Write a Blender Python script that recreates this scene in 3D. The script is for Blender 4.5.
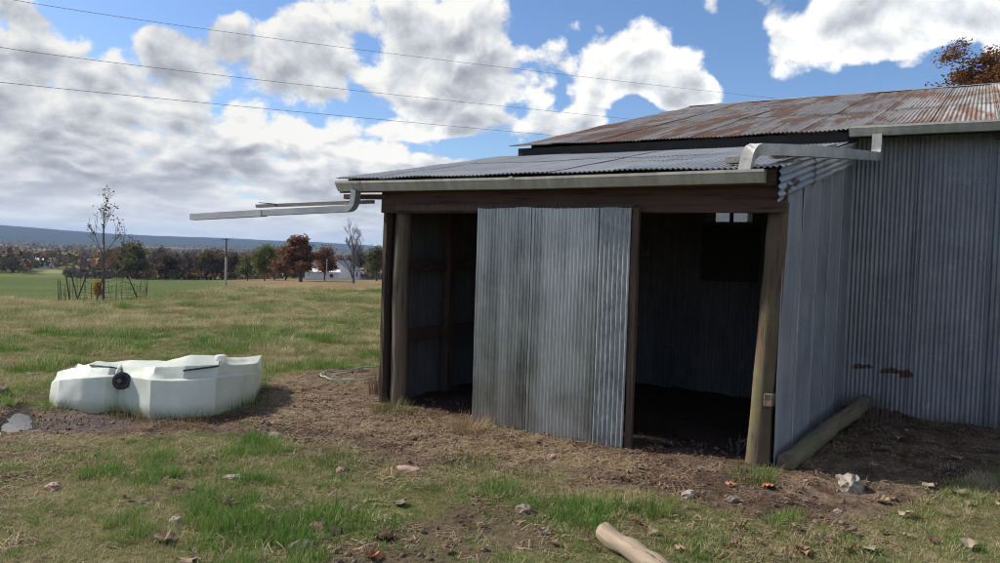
import bpy, bmesh, math, random
import numpy as np
from mathutils import Vector, Matrix, noise as mn
from math import sin, cos, tan, atan, atan2, radians, degrees, hypot, pi, sqrt, exp

sc = bpy.context.scene
for o in list(bpy.data.objects):
    bpy.data.objects.remove(o)
C = sc.collection
rnd = random.Random(7)

# ------------------------------------------------------------------ camera
EYE = 1.65                      # eye height above the yard, metres
F = 770.0                       # focal length in photo pixels (1000 wide)
ROLL = radians(1.8)
PITCH = radians(2.1626)
_f = Vector((0, cos(PITCH), -sin(PITCH)))
_r0 = Vector((1, 0, 0))
_u0 = _r0.cross(_f)
CR = _r0 * cos(ROLL) + _u0 * sin(ROLL)
CU = -_r0 * sin(ROLL) + _u0 * cos(ROLL)
EYEP = Vector((0, 0, EYE))
cam = bpy.data.cameras.new('camera')
cam.sensor_width = 36
cam.lens = F / 1000 * 36
cam.clip_start = 0.05
cam.clip_end = 40000
camo = bpy.data.objects.new('camera', cam)
C.objects.link(camo)
camo.matrix_world = Matrix(((CR.x, CU.x, -_f.x, 0), (CR.y, CU.y, -_f.y, 0), (CR.z, CU.z, -_f.z, EYE), (0, 0, 0, 1)))
sc.camera = camo

# ------------------------------------------------------------------ light
SUN_AZ = radians(-71)           # left of the view direction (+Y)
SUN_EL = radians(38)
sundir = Vector((sin(SUN_AZ) * cos(SUN_EL), cos(SUN_AZ) * cos(SUN_EL), sin(SUN_EL)))
sl = bpy.data.lights.new('sun', 'SUN')
sl.energy = 2.6
sl.angle = radians(3.0)
sl.color = (1.0, 0.93, 0.82)
so = bpy.data.objects.new('sun', sl)
C.objects.link(so)
so.rotation_euler = sundir.to_track_quat('Z', 'Y').to_euler()
sc.view_settings.view_transform = 'Standard'
sc.view_settings.look = 'None'
sc.view_settings.exposure = 1.36
sc.view_settings.gamma = 1
sc.view_settings.use_curve_mapping = False


# ------------------------------------------------------------------ node helper
class NT:
    def __init__(s, tree):
        s.t = tree
        s.L = tree.links.new

    def n(s, typ, **kw):
        nd = s.t.nodes.new('ShaderNode' + typ)
        for k, v in kw.items():
            setattr(nd, k, v)
        return nd

    def put(s, sock, v):
        if v is None:
            return
        if hasattr(v, 'is_output') or hasattr(v, 'node'):
            s.L(v, sock)
        else:
            if hasattr(sock.default_value, '__len__') and not hasattr(v, '__len__'):
                v = (v,) * len(sock.default_value)
            if hasattr(v, '__len__') and len(v) == 3 and len(sock.default_value) == 4:
                v = (*v, 1)
            sock.default_value = v

    def m(s, op, a, b=None, c=None, clamp=False):
        nd = s.n('Math', operation=op, use_clamp=clamp)
        s.put(nd.inputs[0], a); s.put(nd.inputs[1], b); s.put(nd.inputs[2], c)
        return nd.outputs[0]

    def v(s, op, a, b=None, c=None):
        nd = s.n('VectorMath', operation=op)
        s.put(nd.inputs[0], a); s.put(nd.inputs[1], b)
        if c is not None: s.put(nd.inputs[2], c)
        return nd.outputs['Value'] if op in ('LENGTH', 'DOT_PRODUCT', 'DISTANCE') else nd.outputs[0]

    def noise(s, vec, scale, detail=4, rough=0.55, dist=0.0, col=False):
        nd = s.n('TexNoise')
        s.put(nd.inputs['Vector'], vec)
        nd.inputs['Scale'].default_value = scale
        nd.inputs['Detail'].default_value = detail
        nd.inputs['Roughness'].default_value = rough
        nd.inputs['Distortion'].default_value = dist
        return nd.outputs['Color' if col else 'Fac']

    def voro(s, vec, scale, feature='F1', detail=0, smooth=None, out='Distance'):
        nd = s.n('TexVoronoi', feature=feature)
        s.put(nd.inputs['Vector'], vec)
        nd.inputs['Scale'].default_value = scale
        nd.inputs['Detail'].default_value = detail
        if smooth is not None: nd.inputs['Smoothness'].default_value = smooth
        return nd.outputs[out]

    def map(s, val, a, b, c=0.0, d=1.0, smooth=False):
        nd = s.n('MapRange', interpolation_type='SMOOTHSTEP' if smooth else 'LINEAR')
        s.put(nd.inputs['Value'], val)
        for k, x in zip(('From Min', 'From Max', 'To Min', 'To Max'), (a, b, c, d)):
            s.put(nd.inputs[k], x)
        return nd.outputs[0]

    def mix(s, fac, a, b, blend='MIX'):
        nd = s.n('Mix', data_type='RGBA', blend_type=blend)
        s.put(nd.inputs[0], fac); s.put(nd.inputs[6], a); s.put(nd.inputs[7], b)
        return nd.outputs[2]

    def ramp(s, fac, stops, interp='LINEAR'):
        nd = s.n('ValToRGB')
        cr = nd.color_ramp
        cr.interpolation = interp
        while len(cr.elements) > 1:
            cr.elements.remove(cr.elements[-1])
        for i, (p, c) in enumerate(stops):
            e = cr.elements[0] if i == 0 else cr.elements.new(p)
            e.position = p
            e.color = (*c, 1) if len(c) == 3 else c
        s.put(nd.inputs[0], fac)
        return nd.outputs[0]

    def scale(s, vec, xyz):
        return s.v('MULTIPLY', vec, xyz)

    def bump(s, h, strength=0.3, dist=0.01):
        nd = s.n('Bump')
        nd.inputs['Strength'].default_value = strength
        nd.inputs['Distance'].default_value = dist
        s.put(nd.inputs['Height'], h)
        return nd.outputs[0]


# ------------------------------------------------------------------ sky
def build_world():
    w = bpy.data.worlds.new('World')
    sc.world = w
    w.use_nodes = True
    w.cycles.sampling_method = 'MANUAL'
    w.cycles.sample_map_resolution = 512
    t = NT(w.node_tree)
    w.node_tree.nodes.clear()
    out = t.n('OutputWorld')
    bg = t.n('Background')
    bg.inputs['Strength'].default_value = 0.12
    t.L(bg.outputs[0], out.inputs[0])
    sky = t.n('TexSky', sky_type='NISHITA', sun_disc=False)
    sky.sun_elevation = SUN_EL
    sky.sun_rotation = SUN_AZ
    sky.air_density = 1.0
    sky.dust_density = 0.6
    sky.ozone_density = 2.2
    tc = t.n('TexCoord')
    d = t.v('NORMALIZE', tc.outputs['Generated'])
    sp = t.n('SeparateXYZ'); t.L(d, sp.inputs[0])
    x, y, z = sp.outputs
    rho = t.m('SQRT', t.m('ADD', t.m('ADD', t.m('MULTIPLY', x, x), t.m('MULTIPLY', y, y)), 1e-5))
    el = t.m('MAXIMUM', t.m('ARCTAN2', z, rho), 0.0)
    az = t.m('ARCTAN2', x, y)
    elq = t.m('MULTIPLY', t.m('LOGARITHM', t.m('ADD', el, 0.07), math.e), 0.36)
    cv = t.n('CombineXYZ')
    t.put(cv.inputs[0], t.m('DIVIDE', x, rho)); t.put(cv.inputs[1], t.m('DIVIDE', y, rho)); t.put(cv.inputs[2], elq)
    P = cv.outputs[0]
    warp = t.v('SUBTRACT', t.noise(P, 9.0, 2, 0.5, col=True), (0.5, 0.5, 0.5))
    P = t.v('ADD', P, t.v('MULTIPLY', warp, (0.05, 0.05, 0.05)))

    def dens(p, det):
        a = t.noise(p, 4.6, det, 0.60)
        b = t.voro(p, 16.0, 'F1', 1)
        b.node.inputs['Roughness'].default_value = 0.6
        return t.m('ADD', a, t.m('MULTIPLY', t.m('SUBTRACT', 0.45, b), 0.15))

    # layout of the cloud bank: (azimuth deg, elevation deg, half-width, half-height, weight)
    blobs = [(-14, 9.0, 24, 9.0, .085), (-9, 14.0, 11, 4.6, .125), (-23, 5.5, 9, 3.0, .08), (-19, 11.2, 7, 2.6, .08), (-31, 9.2, 9, 2.6, .10), (7, 14.0, 6, 3.6, .13),
             (-15, 3.5, 22, 2.2, .05), (4.8, 9.3, 2.8, 1.3, .15), (13.4, 11.6, 2.3, 1.5, .17),
             (25, 16.4, 10.5, 3.6, .24),
             (-27, 17.0, 9, 2.8, -.30), (-36, 15.2, 2.4, 0.9, .22), (16.9, 14.6, 1.9, 3.6, -.22), (29, 10.6, 15, 2.0, -.28), (10.8, 8.6, 3.6, 2.0, -.20),
             (-4.0, 7.6, 4.4, .9, -.17), (9.2, 10.9, 2.0, 1.1, -.2), (-0.5, 10.6, 2.2, .7, -.08)]
    ca = t.n('CombineXYZ')
    t.put(ca.inputs[0], t.m('DEGREES', az)); t.put(ca.inputs[1], t.m('DEGREES', el)); ca.inputs[2].default_value = 0
    bias = None
    for (a0, e0, sa, se, wt) in blobs:
        q = t.v('MULTIPLY', t.v('SUBTRACT', ca.outputs[0], (a0, e0, 0)), (1 / sa, 1 / se, 0))
        g = t.map(t.v('LENGTH', q), 1.35, 0.25, 0.0, wt, smooth=True)
        bias = g if bias is None else t.m('ADD', bias, g)
    bias = t.m('ADD', bias, t.map(el, 0.02, 0.10, 0.17, 0.0))          # the bank thickens towards the horizon
    D0 = t.m('ADD', dens(P, 8), bias)
    D1 = t.m('ADD', dens(t.v('ADD', P, (sundir.x * 0.009, sundir.y * 0.009, 0.018)), 7), bias)
    D2 = t.m('ADD', t.noise(t.v('ADD', P, (sundir.x * 0.03, sundir.y * 0.03, 0.09)), 4.6, 3, 0.60), bias)
    thr = 0.445
    cover = t.map(D0, thr, thr + 0.07, 0, 1, smooth=True)
    rim = t.m('SUBTRACT', D0, D1)
    above = t.map(D2, thr - 0.03, thr + 0.17, 0.0, 1.0, smooth=True)      # cloud between here and the sun
    thick = t.map(D0, thr + 0.02, thr + 0.24, 0, 1, smooth=True)
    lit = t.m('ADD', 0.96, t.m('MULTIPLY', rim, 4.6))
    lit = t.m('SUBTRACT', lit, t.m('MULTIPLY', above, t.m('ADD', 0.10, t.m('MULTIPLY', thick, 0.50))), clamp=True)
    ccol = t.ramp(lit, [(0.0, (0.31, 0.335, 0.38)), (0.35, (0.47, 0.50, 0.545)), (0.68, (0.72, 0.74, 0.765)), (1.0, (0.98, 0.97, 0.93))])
    # clouds facing the sun (away from it in the sky) show their lit side, those before it their shaded side; gain added to lift the yard's shade
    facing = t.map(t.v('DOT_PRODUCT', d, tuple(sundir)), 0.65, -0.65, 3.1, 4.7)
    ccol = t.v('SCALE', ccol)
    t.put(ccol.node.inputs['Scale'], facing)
    hz = t.map(el, 0.0, 0.11, 0.7, 0.0, smooth=True)                # distant haze bleaches the lowest clouds
    ccol = t.mix(hz, ccol, (2.5, 2.6, 2.72))
    blue = t.v('MULTIPLY', sky.outputs[0], (0.33, 0.385, 0.47))
    blue = t.mix(hz, blue, (2.4, 2.55, 2.72))
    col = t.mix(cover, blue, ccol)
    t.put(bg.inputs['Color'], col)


build_world()
sc.cycles.max_bounces = 6
sc.cycles.diffuse_bounces = 3
sc.cycles.glossy_bounces = 2
sc.cycles.transmission_bounces = 4
sc.cycles.transparent_max_bounces = 6
sc.cycles.volume_bounces = 0
sc.cycles.filter_width = 1.05
sc.cycles.use_denoising = True
sc.cycles.denoising_prefilter = 'ACCURATE'
sc.cycles.denoising_input_passes = 'RGB_ALBEDO_NORMAL'
sc.cycles.use_adaptive_sampling = True
sc.cycles.adaptive_threshold = 0.02


# ------------------------------------------------------------------ geometry helpers
def ray(x, y):
    return CR * ((x - 500) / F) + CU * ((281.5 - y) / F) + _f


def ground_at(x, y, z=0.0):
    d = ray(x, y)
    return EYEP + d * ((z - EYE) / d.z)


def far_at(x, dist):
    """ground position at a given horizontal distance on the bearing of photo column x"""
    d = ray(x, 260)
    l = hypot(d.x, d.y)
    px, py = d.x / l * dist, d.y / l * dist
    return Vector((px, py, float(terrain(np.array([px]), np.array([py]))[0])))


BO = Vector((-1.07103551, 8.10325669, 0))
BU = Vector((0.85228999, -0.52306957, 0))
BW = Vector((0.52306957, 0.85228999, 0))
BYAW = atan2(BU.y, BU.x)


def loc(p):
    q = p - BO
    return Vector((q.dot(BU), q.dot(BW), q.z))


def wor(u, w, z=0.0):
    return BO + BU * u + BW * w + Vector((0, 0, z))


def onw(x, y, w):
    d = ray(x, y)
    t = ((wor(0, w) - EYEP).dot(BW)) / d.dot(BW)
    return loc(EYEP + d * t)


def onu(x, y, u):
    d = ray(x, y)
    t = ((wor(u, 0) - EYEP).dot(BU)) / d.dot(BU)
    return loc(EYEP + d * t)


def link(name, me, mat, parent=None, loc_=None, smooth=False):
    o = bpy.data.objects.new(name, me)
    C.objects.link(o)
    if mat is not None and len(me.materials) == 0:
        me.materials.append(mat)
    if parent is not None:
        o.parent = parent
    if loc_ is not None:
        o.location = loc_
    if smooth:
        me.polygons.foreach_set('use_smooth', [True] * len(me.polygons))
    return o


def tag(o, label, cat, group=None):
    o['label'] = label
    o['category'] = cat
    if group:
        o['group'] = group
    return o


def empty(name, loc_=(0, 0, 0), rz=0.0):
    o = bpy.data.objects.new(name, None)
    C.objects.link(o)
    o.location = loc_
    o.rotation_euler = (0, 0, rz)
    o.empty_display_size = 0.2
    return o


class MB:
    """collects vertices and faces for one mesh"""
    def __init__(s):
        s.v = []; s.f = []

    def add(s, vs, fs):
        b = len(s.v)
        s.v += [tuple(p) for p in vs]
        s.f += [tuple(b + i for i in f) for f in fs]
        return s

    def box(s, a, b, jit=0.0):
        (x0, y0, z0), (x1, y1, z1) = a, b
        vs = [(x, y, z) for z in (z0, z1) for y in (y0, y1) for x in (x0, x1)]
        if jit:
            vs = [tuple(c + rnd.uniform(-jit, jit) for c in p) for p in vs]
        return s.add(vs, [(0, 2, 3, 1), (4, 5, 7, 6), (0, 1, 5, 4), (2, 6, 7, 3), (0, 4, 6, 2), (1, 3, 7, 5)])

    def bar(s, p, q, w, h, up=(0, 0, 1), jit=0.0, seg=1):
        """rectangular bar from p to q"""
        p, q = Vector(p), Vector(q)
        d = (q - p).normalized()
        side = d.cross(Vector(up)).normalized()
        upv = side.cross(d)
        vs = []; fs = []
        for i in range(seg + 1):
            c = p.lerp(q, i / seg)
            for a, b in ((-1, -1), (1, -1), (1, 1), (-1, 1)):
                j = Vector((rnd.uniform(-jit, jit), rnd.uniform(-jit, jit), rnd.uniform(-jit, jit)))
                vs.append(c + side * (a * w / 2) + upv * (b * h / 2) + j)
        for i in range(seg):
            for k in range(4):
                a = i * 4 + k; b = i * 4 + (k + 1) % 4
                fs.append((a, b, b + 4, a + 4))
        fs.append((3, 2, 1, 0)); e = seg * 4
        fs.append((e, e + 1, e + 2, e + 3))
        return s.add(vs, fs)

    def tube(s, pts, rad, n=8, cap=True, wob=0.0, wsc=3.0):
        pts = [Vector(p) for p in pts]
        if not hasattr(rad, '__len__'):
            rad = [rad] * len(pts)
        vs = []; fs = []
        ref = Vector((0.31, 0.17, 0.93)).normalized()
        for i, p in enumerate(pts):
            d = (pts[min(i + 1, len(pts) - 1)] - pts[max(i - 1, 0)]).normalized()
            a = d.cross(ref)
            if a.length < 1e-3:
                a = d.cross(Vector((1, 0, 0)))
            a.normalize(); b = d.cross(a)
            for k in range(n):
                t = 2 * pi * k / n
                c = a * cos(t) + b * sin(t)
                r = rad[i]
                if wob:
                    r *= 1 + wob * mn.noise((p + c * rad[i]) * wsc)
                vs.append(p + c * r)
        for i in range(len(pts) - 1):
            for k in range(n):
                a = i * n + k; b = i * n + (k + 1) % n
                fs.append((a, b, b + n, a + n))
        if cap:
            fs.append(tuple(range(n - 1, -1, -1)))
            e = (len(pts) - 1) * n
            fs.append(tuple(range(e, e + n)))
        return s.add(vs, fs)

    def sweep(s, pts, prof, up=(0, 0, 1), closed=True, cap=True):
        """sweep a 2-D profile (side, up) along a polyline, mitred"""
        pts = [Vector(p) for p in pts]
        vs = []; fs = []; n = len(prof)
        for i, p in enumerate(pts):
            d0 = (p - pts[i - 1]).normalized() if i else None
            d1 = (pts[i + 1] - p).normalized() if i < len(pts) - 1 else None
            d = d0 if d1 is None else d1 if d0 is None else (d0 + d1).normalized()
            base = d1 if d1 is not None else d0
            u = Vector(up)
            if abs(base.dot(u)) > 0.95:
                u = Vector((0, 1, 0))
            side = d.cross(u).normalized()
            upv = side.cross(d).normalized()
            k = 1.0
            if d0 is not None and d1 is not None:
                k = 1 / max(0.5, sqrt((1 + d0.dot(d1)) / 2))
            for (a, b) in prof:
                vs.append(p + side * a + upv * (b * (k if abs((d1 or d0).z - (d0 or d1).z) > 0.2 else 1)))
        for i in range(len(pts) - 1):
            for k in range(n if closed else n - 1):
                a = i * n + k; b = i * n + (k + 1) % n
                fs.append((a, b, b + n, a + n))
        if cap and closed:
            fs.append(tuple(range(n - 1, -1, -1)))
            e = (len(pts) - 1) * n
            fs.append(tuple(range(e, e + n)))
        return s.add(vs, fs)

    def mesh(s, name):
        me = bpy.data.meshes.new(name)
        me.from_pydata(s.v, [], s.f)
        me.validate()
        me.update()
        return me

    def build(s, name, mat, parent=None, smooth=False, loc_=None, bevel=0.0):
        me = s.mesh(name)
        if bevel:
            bm = bmesh.new(); bm.from_mesh(me)
            bmesh.ops.bevel(bm, geom=bm.edges[:], offset=bevel, segments=1, affect='EDGES')
            bm.to_mesh(me); bm.free()
        return link(name, me, mat, parent, loc_, smooth)


# ------------------------------------------------------------------ numpy noise
def _h(ix, iy, seed):
    n = (ix.astype(np.int64) * 374761393 + iy.astype(np.int64) * 668265263 + seed * 1442695041) & 0x7fffffff
    n = ((n ^ (n >> 13)) * 1274126177) & 0x7fffffff
    n = n ^ (n >> 16)
    return (n & 0xffff) / 65535.0


def vnoise(x, y, seed=0):
    ix = np.floor(x); iy = np.floor(y)
    fx = x - ix; fy = y - iy
    fx = fx * fx * (3 - 2 * fx); fy = fy * fy * (3 - 2 * fy)
    a = _h(ix, iy, seed); b = _h(ix + 1, iy, seed); c = _h(ix, iy + 1, seed); d = _h(ix + 1, iy + 1, seed)
    return (a + (b - a) * fx) * (1 - fy) + (c + (d - c) * fx) * fy


def fbm(x, y, s=1.0, octv=4, seed=0, rough=0.5):
    t = 0; a = 1; n = 0
    for i in range(octv):
        t = t + a * vnoise(x * s + 17.3 * i, y * s - 9.1 * i, seed + i); n += a
        a *= rough; s *= 2.03
    return t / n


def sstep(x, a, b):
    t = np.clip((x - a) / (b - a), 0, 1)
    return t * t * (3 - 2 * t)


def seg_dist(x, y, poly, closed=True):
    d = np.full(x.shape, 1e9); ins = np.zeros(x.shape, bool)
    n = len(poly)
    for i in range(n if closed else n - 1):
        x0, y0 = poly[i]; x1, y1 = poly[(i + 1) % n]
        dx, dy = x1 - x0, y1 - y0
        t = np.clip(((x - x0) * dx + (y - y0) * dy) / (dx * dx + dy * dy), 0, 1)
        d = np.minimum(d, np.hypot(x - x0 - t * dx, y - y0 - t * dy))
        if closed:
            c = ((y0 > y) != (y1 > y))
            with np.errstate(divide='ignore', invalid='ignore'):
                xi = x0 + (y - y0) * dx / (dy if dy else 1e-9)
            ins ^= c & (x < xi)
    return np.where(ins, -d, d) if closed else d


def poly_px(pts):
    return [tuple(ground_at(a, b)[:2]) for a, b in pts]


# bare ground around the barn and the tank (traced on the yard plane)
DIRT = poly_px([(-60, 402), (40, 409), (120, 409), (170, 421), (256, 408), (262, 380), (300, 371), (350, 368), (388, 371)]) + \
    [tuple(wor(u, w)[:2]) for u, w in ((-.3, 3.4), (3.9, 3.4), (9, 3.4), (9, 1.6))] + \
    poly_px([(1010, 465), (975, 475), (930, 490), (890, 515), (830, 524), (760, 520), (700, 503), (640, 484), (560, 476), (480, 468), (420, 468),
             (350, 446), (250, 438), (150, 437), (60, 436), (-60, 432)])
MUD = poly_px([(30, 420), (60, 413), (110, 414), (135, 424), (110, 434), (50, 434), (20, 430)])
MUD2 = poly_px([(110, 505), (150, 490), (185, 490), (170, 505), (130, 515)])
STRAW = poly_px([(255, 410), (262, 380), (300, 371), (385, 371), (388, 396), (420, 418), (470, 420), (640, 455), (680, 480), (560, 474), (460, 462), (330, 432), (250, 430)])
PUDDLE = poly_px([(1, 428), (9, 413), (15, 407), (17, 402), (27, 404), (26, 410), (32, 420), (30, 428), (12, 431)])

_R = np.array([0, 14, 22, 30, 50, 80, 110, 175, 260, 400, 800, 1500, 3000, 4200, 5200, 6200, 7500, 9500, 16000], float)
_Z = np.array([0, 0, -.12, -.42, -2.3, -4.3, -5.75, -7.4, -10.0, -14.2, -19, -22, -22, -16, 0, 0, 0, -60, -120], float)


def terrain(x, y):
    r = np.hypot(x, y); az = np.degrees(np.arctan2(x, y))
    z = np.interp(r, _R, _Z)
    keep = 1 - 0.75 * sstep(az, 0, 45) * (r < 4000)
    z = z * keep
    hill = np.interp(az, [-180, -60, -34, -31, -26.5, -21, -14, -8, 10, 60, 180], [40, 60, 82, 70, 43, 41, 32, 22, 30, 40, 40])
    hill = hill + 9 * (fbm(az * .35, az * 0 + 3, 1, 3, 5) - .5)
    z = z + hill * sstep(r, 3800, 6200) * (1 - sstep(r, 7000, 9000))
    z = z + 22 * (fbm(x, y, 1 / 900., 3, 11) - .5) * sstep(r, 1200, 4500)
    # right-hand stubble rises a little beyond the crest
    z = z + 1.6 * sstep(r, 60, 150) * sstep(az, -22, -12) * (1 - sstep(r, 250, 400))
    z = z + .42 * sstep(az, -27, -19) * sstep(r, 16, 30) * (1 - sstep(r, 60, 110)) + .55 * sstep(az, -27, -19) * sstep(r, 32, 50) * (1 - sstep(r, 70, 120))
    # near relief
    near = 1 - sstep(r, 30, 80)
    z = z + near * (0.07 * (fbm(x, y, .35, 3, 21) - .5) * sstep(r, 3, 12))
    z = z + near * (0.035 * (fbm(x, y, 3.1, 3, 31) - .5))
    dd = seg_dist(x, y, DIRT)
    dirt = 1 - sstep(dd, -.25, .1)
    z = z + dirt * near * (0.05 * (fbm(x, y, 7.0, 3, 41) - .5))
    pd = seg_dist(x, y, PUDDLE)
    z = z - 0.035 * (1 - sstep(pd, -.12, .10))
    # inside the shed the floor is trodden level
    return z


def ground_z(x, y):
    return float(terrain(np.array([x], float), np.array([y], float))[0])


# ------------------------------------------------------------------ materials
def newmat(name):
    m = bpy.data.materials.new(name)
    m.use_nodes = True
    t = NT(m.node_tree)
    b = m.node_tree.nodes['Principled BSDF']
    return m, t, b


def objco(t):
    return t.n('TexCoord').outputs['Object']


def orand(t):
    return t.n('ObjectInfo').outputs['Random']


def metal_mat(name, c0, c1, rust=0.0, streak=(30, 30, 1.2), rough=(0.38, 0.62), metal=0.55, spots=0.3, rcol=((.20, .075, .03), (.09, .035, .02)), rscale=(2.2, 2.2, .5), bumps=0.15):
    m, t, b = newmat(name)
    co = objco(t)
    rn = orand(t)
    shift = t.n('CombineXYZ'); t.put(shift.inputs[0], t.m('MULTIPLY', rn, 37)); t.put(shift.inputs[1], t.m('MULTIPLY', rn, 19)); t.put(shift.inputs[2], t.m('MULTIPLY', rn, 53))
    co2 = t.v('ADD', co, shift.outputs[0])
    st = t.noise(t.scale(co2, streak), 1.0, 5, 0.6)
    bl = t.noise(co2, 2.2, 5, 0.6, 0.4)
    f = t.m('ADD', t.m('MULTIPLY', st, 0.55), t.m('MULTIPLY', bl, 0.45))
    f = t.m('ADD', f, t.m('MULTIPLY', t.m('SUBTRACT', rn, 0.5), 0.16))
    col = t.mix(t.map(f, 0.36, 0.64), c0, c1)
    # spangle and dull stains
    sp = t.voro(co2, 60, out='Color')
    col = t.mix(0.10, col, t.n('SeparateColor').outputs[0] if False else sp, 'SOFT_LIGHT')
    if spots:
        s = t.map(t.noise(co2, 4.5, 6, 0.7), 0.60, 0.70, 0, spots)
        col = t.mix(s, col, (0.55, 0.57, 0.58))
    rg = t.map(f, 0.3, 0.7, rough[0], rough[1])
    met = metal
    if rust:
        rs = t.noise(t.scale(co2, rscale), 1.0, 6, 0.62, 0.6)
        rs2 = t.noise(t.scale(co2, streak), 1.5, 4, 0.6)
        rf = t.map(t.m('ADD', rs, t.m('MULTIPLY', t.m('SUBTRACT', rs2, 0.5), 0.45)), 0.72 - 0.3 * rust, 0.86 - 0.3 * rust, 0, 1, smooth=True)
        rc = t.mix(t.noise(co2, 14, 5, 0.7), rcol[0], rcol[1])
        col = t.mix(rf, col, rc)
        rg = t.m('ADD', rg, t.m('MULTIPLY', rf, 0.35), clamp=True)
        met = t.m('MULTIPLY', t.m('SUBTRACT', 1.0, rf), metal)
    t.put(b.inputs['Base Color'], col)
    t.put(b.inputs['Roughness'], rg)
    t.put(b.inputs['Metallic'], met)
    t.put(b.inputs['Normal'], t.bump(t.noise(co2, 9, 5, 0.6), bumps, 0.01))
    return m


def wood_mat(name, c0, c1, axis=2, grain=28, moss=0.0, mosscol=(.10, .11, .04), rough=0.85, cracks=0.6):
    m, t, b = newmat(name)
    co = objco(t)
    rn = orand(t)
    co = t.v('ADD', co, t.v('MULTIPLY', (13.1, 7.7, 3.3), rn)) if False else co
    sc_ = [grain, grain, grain]; sc_[axis] = grain * 0.05
    g = t.noise(t.scale(co, sc_), 1.0, 6, 0.65, 0.3)
    bl = t.noise(co, 3.0, 4, 0.6)
    f = t.m('ADD', t.m('MULTIPLY', g, 0.7), t.m('MULTIPLY', bl, 0.3))
    col = t.mix(t.map(f, 0.33, 0.66), c0, c1)
    cr_ = t.noise(t.scale(co, [c * 1.7 for c in sc_]), 1.0, 3, 0.5)
    ck = t.map(cr_, 0.36, 0.40, cracks, 0.0)
    col = t.mix(ck, col, tuple(c * 0.3 for c in c0))
    if moss:
        mf = t.map(t.noise(co, 2.3, 5, 0.65), 0.62 - 0.3 * moss, 0.80 - 0.3 * moss, 0, 0.8)
        col = t.mix(mf, col, mosscol)
    t.put(b.inputs['Base Color'], col)
    b.inputs['Roughness'].default_value = rough
    t.put(b.inputs['Normal'], t.bump(t.m('SUBTRACT', g, t.m('MULTIPLY', ck, 0.6)), 0.6, 0.008))
    return m


def flat_mat(name, c0, c1=None, rough=0.7, scale=8, metal=0.0, bumps=0.2, spec=0.5, bscale=None):
    m, t, b = newmat(name)
    co = objco(t)
    if c1 is None:
        c1 = tuple(c * 0.7 for c in c0)
    n = t.noise(co, scale, 6, 0.62)
    t.put(b.inputs['Base Color'], t.mix(t.map(n, 0.35, 0.65), c0, c1))
    b.inputs['Roughness'].default_value = rough
    b.inputs['Metallic'].default_value = metal
    b.inputs['Specular IOR Level'].default_value = spec
    if bumps:
        t.put(b.inputs['Normal'], t.bump(t.noise(co, bscale or scale * 2, 6, 0.65), bumps, 0.02))
    return m


def leaf_mat(name, cols, rough=0.75, trans=0.35, attr=None):
    """foliage: colour varies per object / instance and by position"""
    m, t, b = newmat(name)
    geo = t.n('NewGeometry')
    r = geo.outputs['Random Per Island']
    st = [(i / (len(cols) - 1), c) for i, c in enumerate(cols)]
    col = t.ramp(r, st)
    t.put(b.inputs['Base Color'], col)
    b.inputs['Roughness'].default_value = rough
    b.inputs['Specular IOR Level'].default_value = 0.2
    if trans:
        tr = t.n('BsdfTranslucent'); t.put(tr.inputs[0], col)
        mx = t.n('MixShader'); mx.inputs[0].default_value = trans
        t.L(b.outputs[0], mx.inputs[1]); t.L(tr.outputs[0], mx.inputs[2])
        t.L(mx.outputs[0], m.node_tree.nodes['Material Output'].inputs[0])
    return m


def blade_mat(name, stops, trans=0.3):
    """grass: tint comes from the place where the tuft grows"""
    m, t, b = newmat(name)
    at = t.n('Attribute', attribute_type='INSTANCER', attribute_name='tint')
    geo = t.n('NewGeometry')
    f = t.m('ADD', at.outputs['Fac'], t.map(geo.outputs['Random Per Island'], 0, 1, -0.14, 0.14), clamp=True)
    col = t.ramp(f, stops)
    t.put(b.inputs['Base Color'], col)
    b.inputs['Roughness'].default_value = 0.7
    b.inputs['Specular IOR Level'].default_value = 0.25
    tr = t.n('BsdfTranslucent'); t.put(tr.inputs[0], col)
    mx = t.n('MixShader'); mx.inputs[0].default_value = trans
    t.L(b.outputs[0], mx.inputs[1]); t.L(tr.outputs[0], mx.inputs[2])
    t.L(mx.outputs[0], m.node_tree.nodes['Material Output'].inputs[0])
    return m


M = {}
M['wall'] = metal_mat('weathered_wall_metal', (.155, .165, .18), (.31, .325, .345), streak=(38, 38, .7), metal=.45, rough=(.42, .62), spots=.3)
M['inner'] = metal_mat('shade_toned_inner_metal', (.07, .07, .073), (.135, .133, .135), rust=.1, streak=(22, 22, .9), metal=.2, rough=(.6, .8), spots=.1)  # darker sheet metal: the shed's inner shade is put into its colour
M['wall_rust'] = metal_mat('wall_metal_rust', (.13, .15, .18), (.22, .24, .275), rust=.15, streak=(22, 22, .9), metal=.35, rough=(.5, .7), spots=.12)
M['panel'] = metal_mat('flat_panel_metal', (.165, .182, .20), (.32, .34, .36), streak=(16, 16, .6), metal=.35, rough=(.45, .65), spots=.25)
M['door'] = metal_mat('door_metal', (.22, .235, .24), (.54, .56, .56), streak=(9, 9, .4), metal=.85, rough=(.24, .42), spots=.45)
M['door_old'] = metal_mat('spotted_door_metal', (.16, .175, .18), (.43, .45, .45), streak=(40, 40, 14), metal=.55, rough=(.38, .6), spots=.3)
M['roof'] = metal_mat('rusty_roof_metal', (.185, .175, .165), (.33, .315, .295), rust=.9, streak=(13, .5, 1), metal=.05, rough=(.6, .8), spots=.2, rscale=(2.3, .36, .5), rcol=((.21, .115, .075), (.12, .065, .048)))
M['lean'] = metal_mat('shed_roof_metal', (.22, .235, .245), (.34, .355, .365), rust=.2, streak=(16, .8, 1), metal=.15, rough=(.5, .7), spots=.15, rscale=(1.5, .5, .5), rcol=((.30, .18, .10), (.2, .1, .06)))
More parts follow.
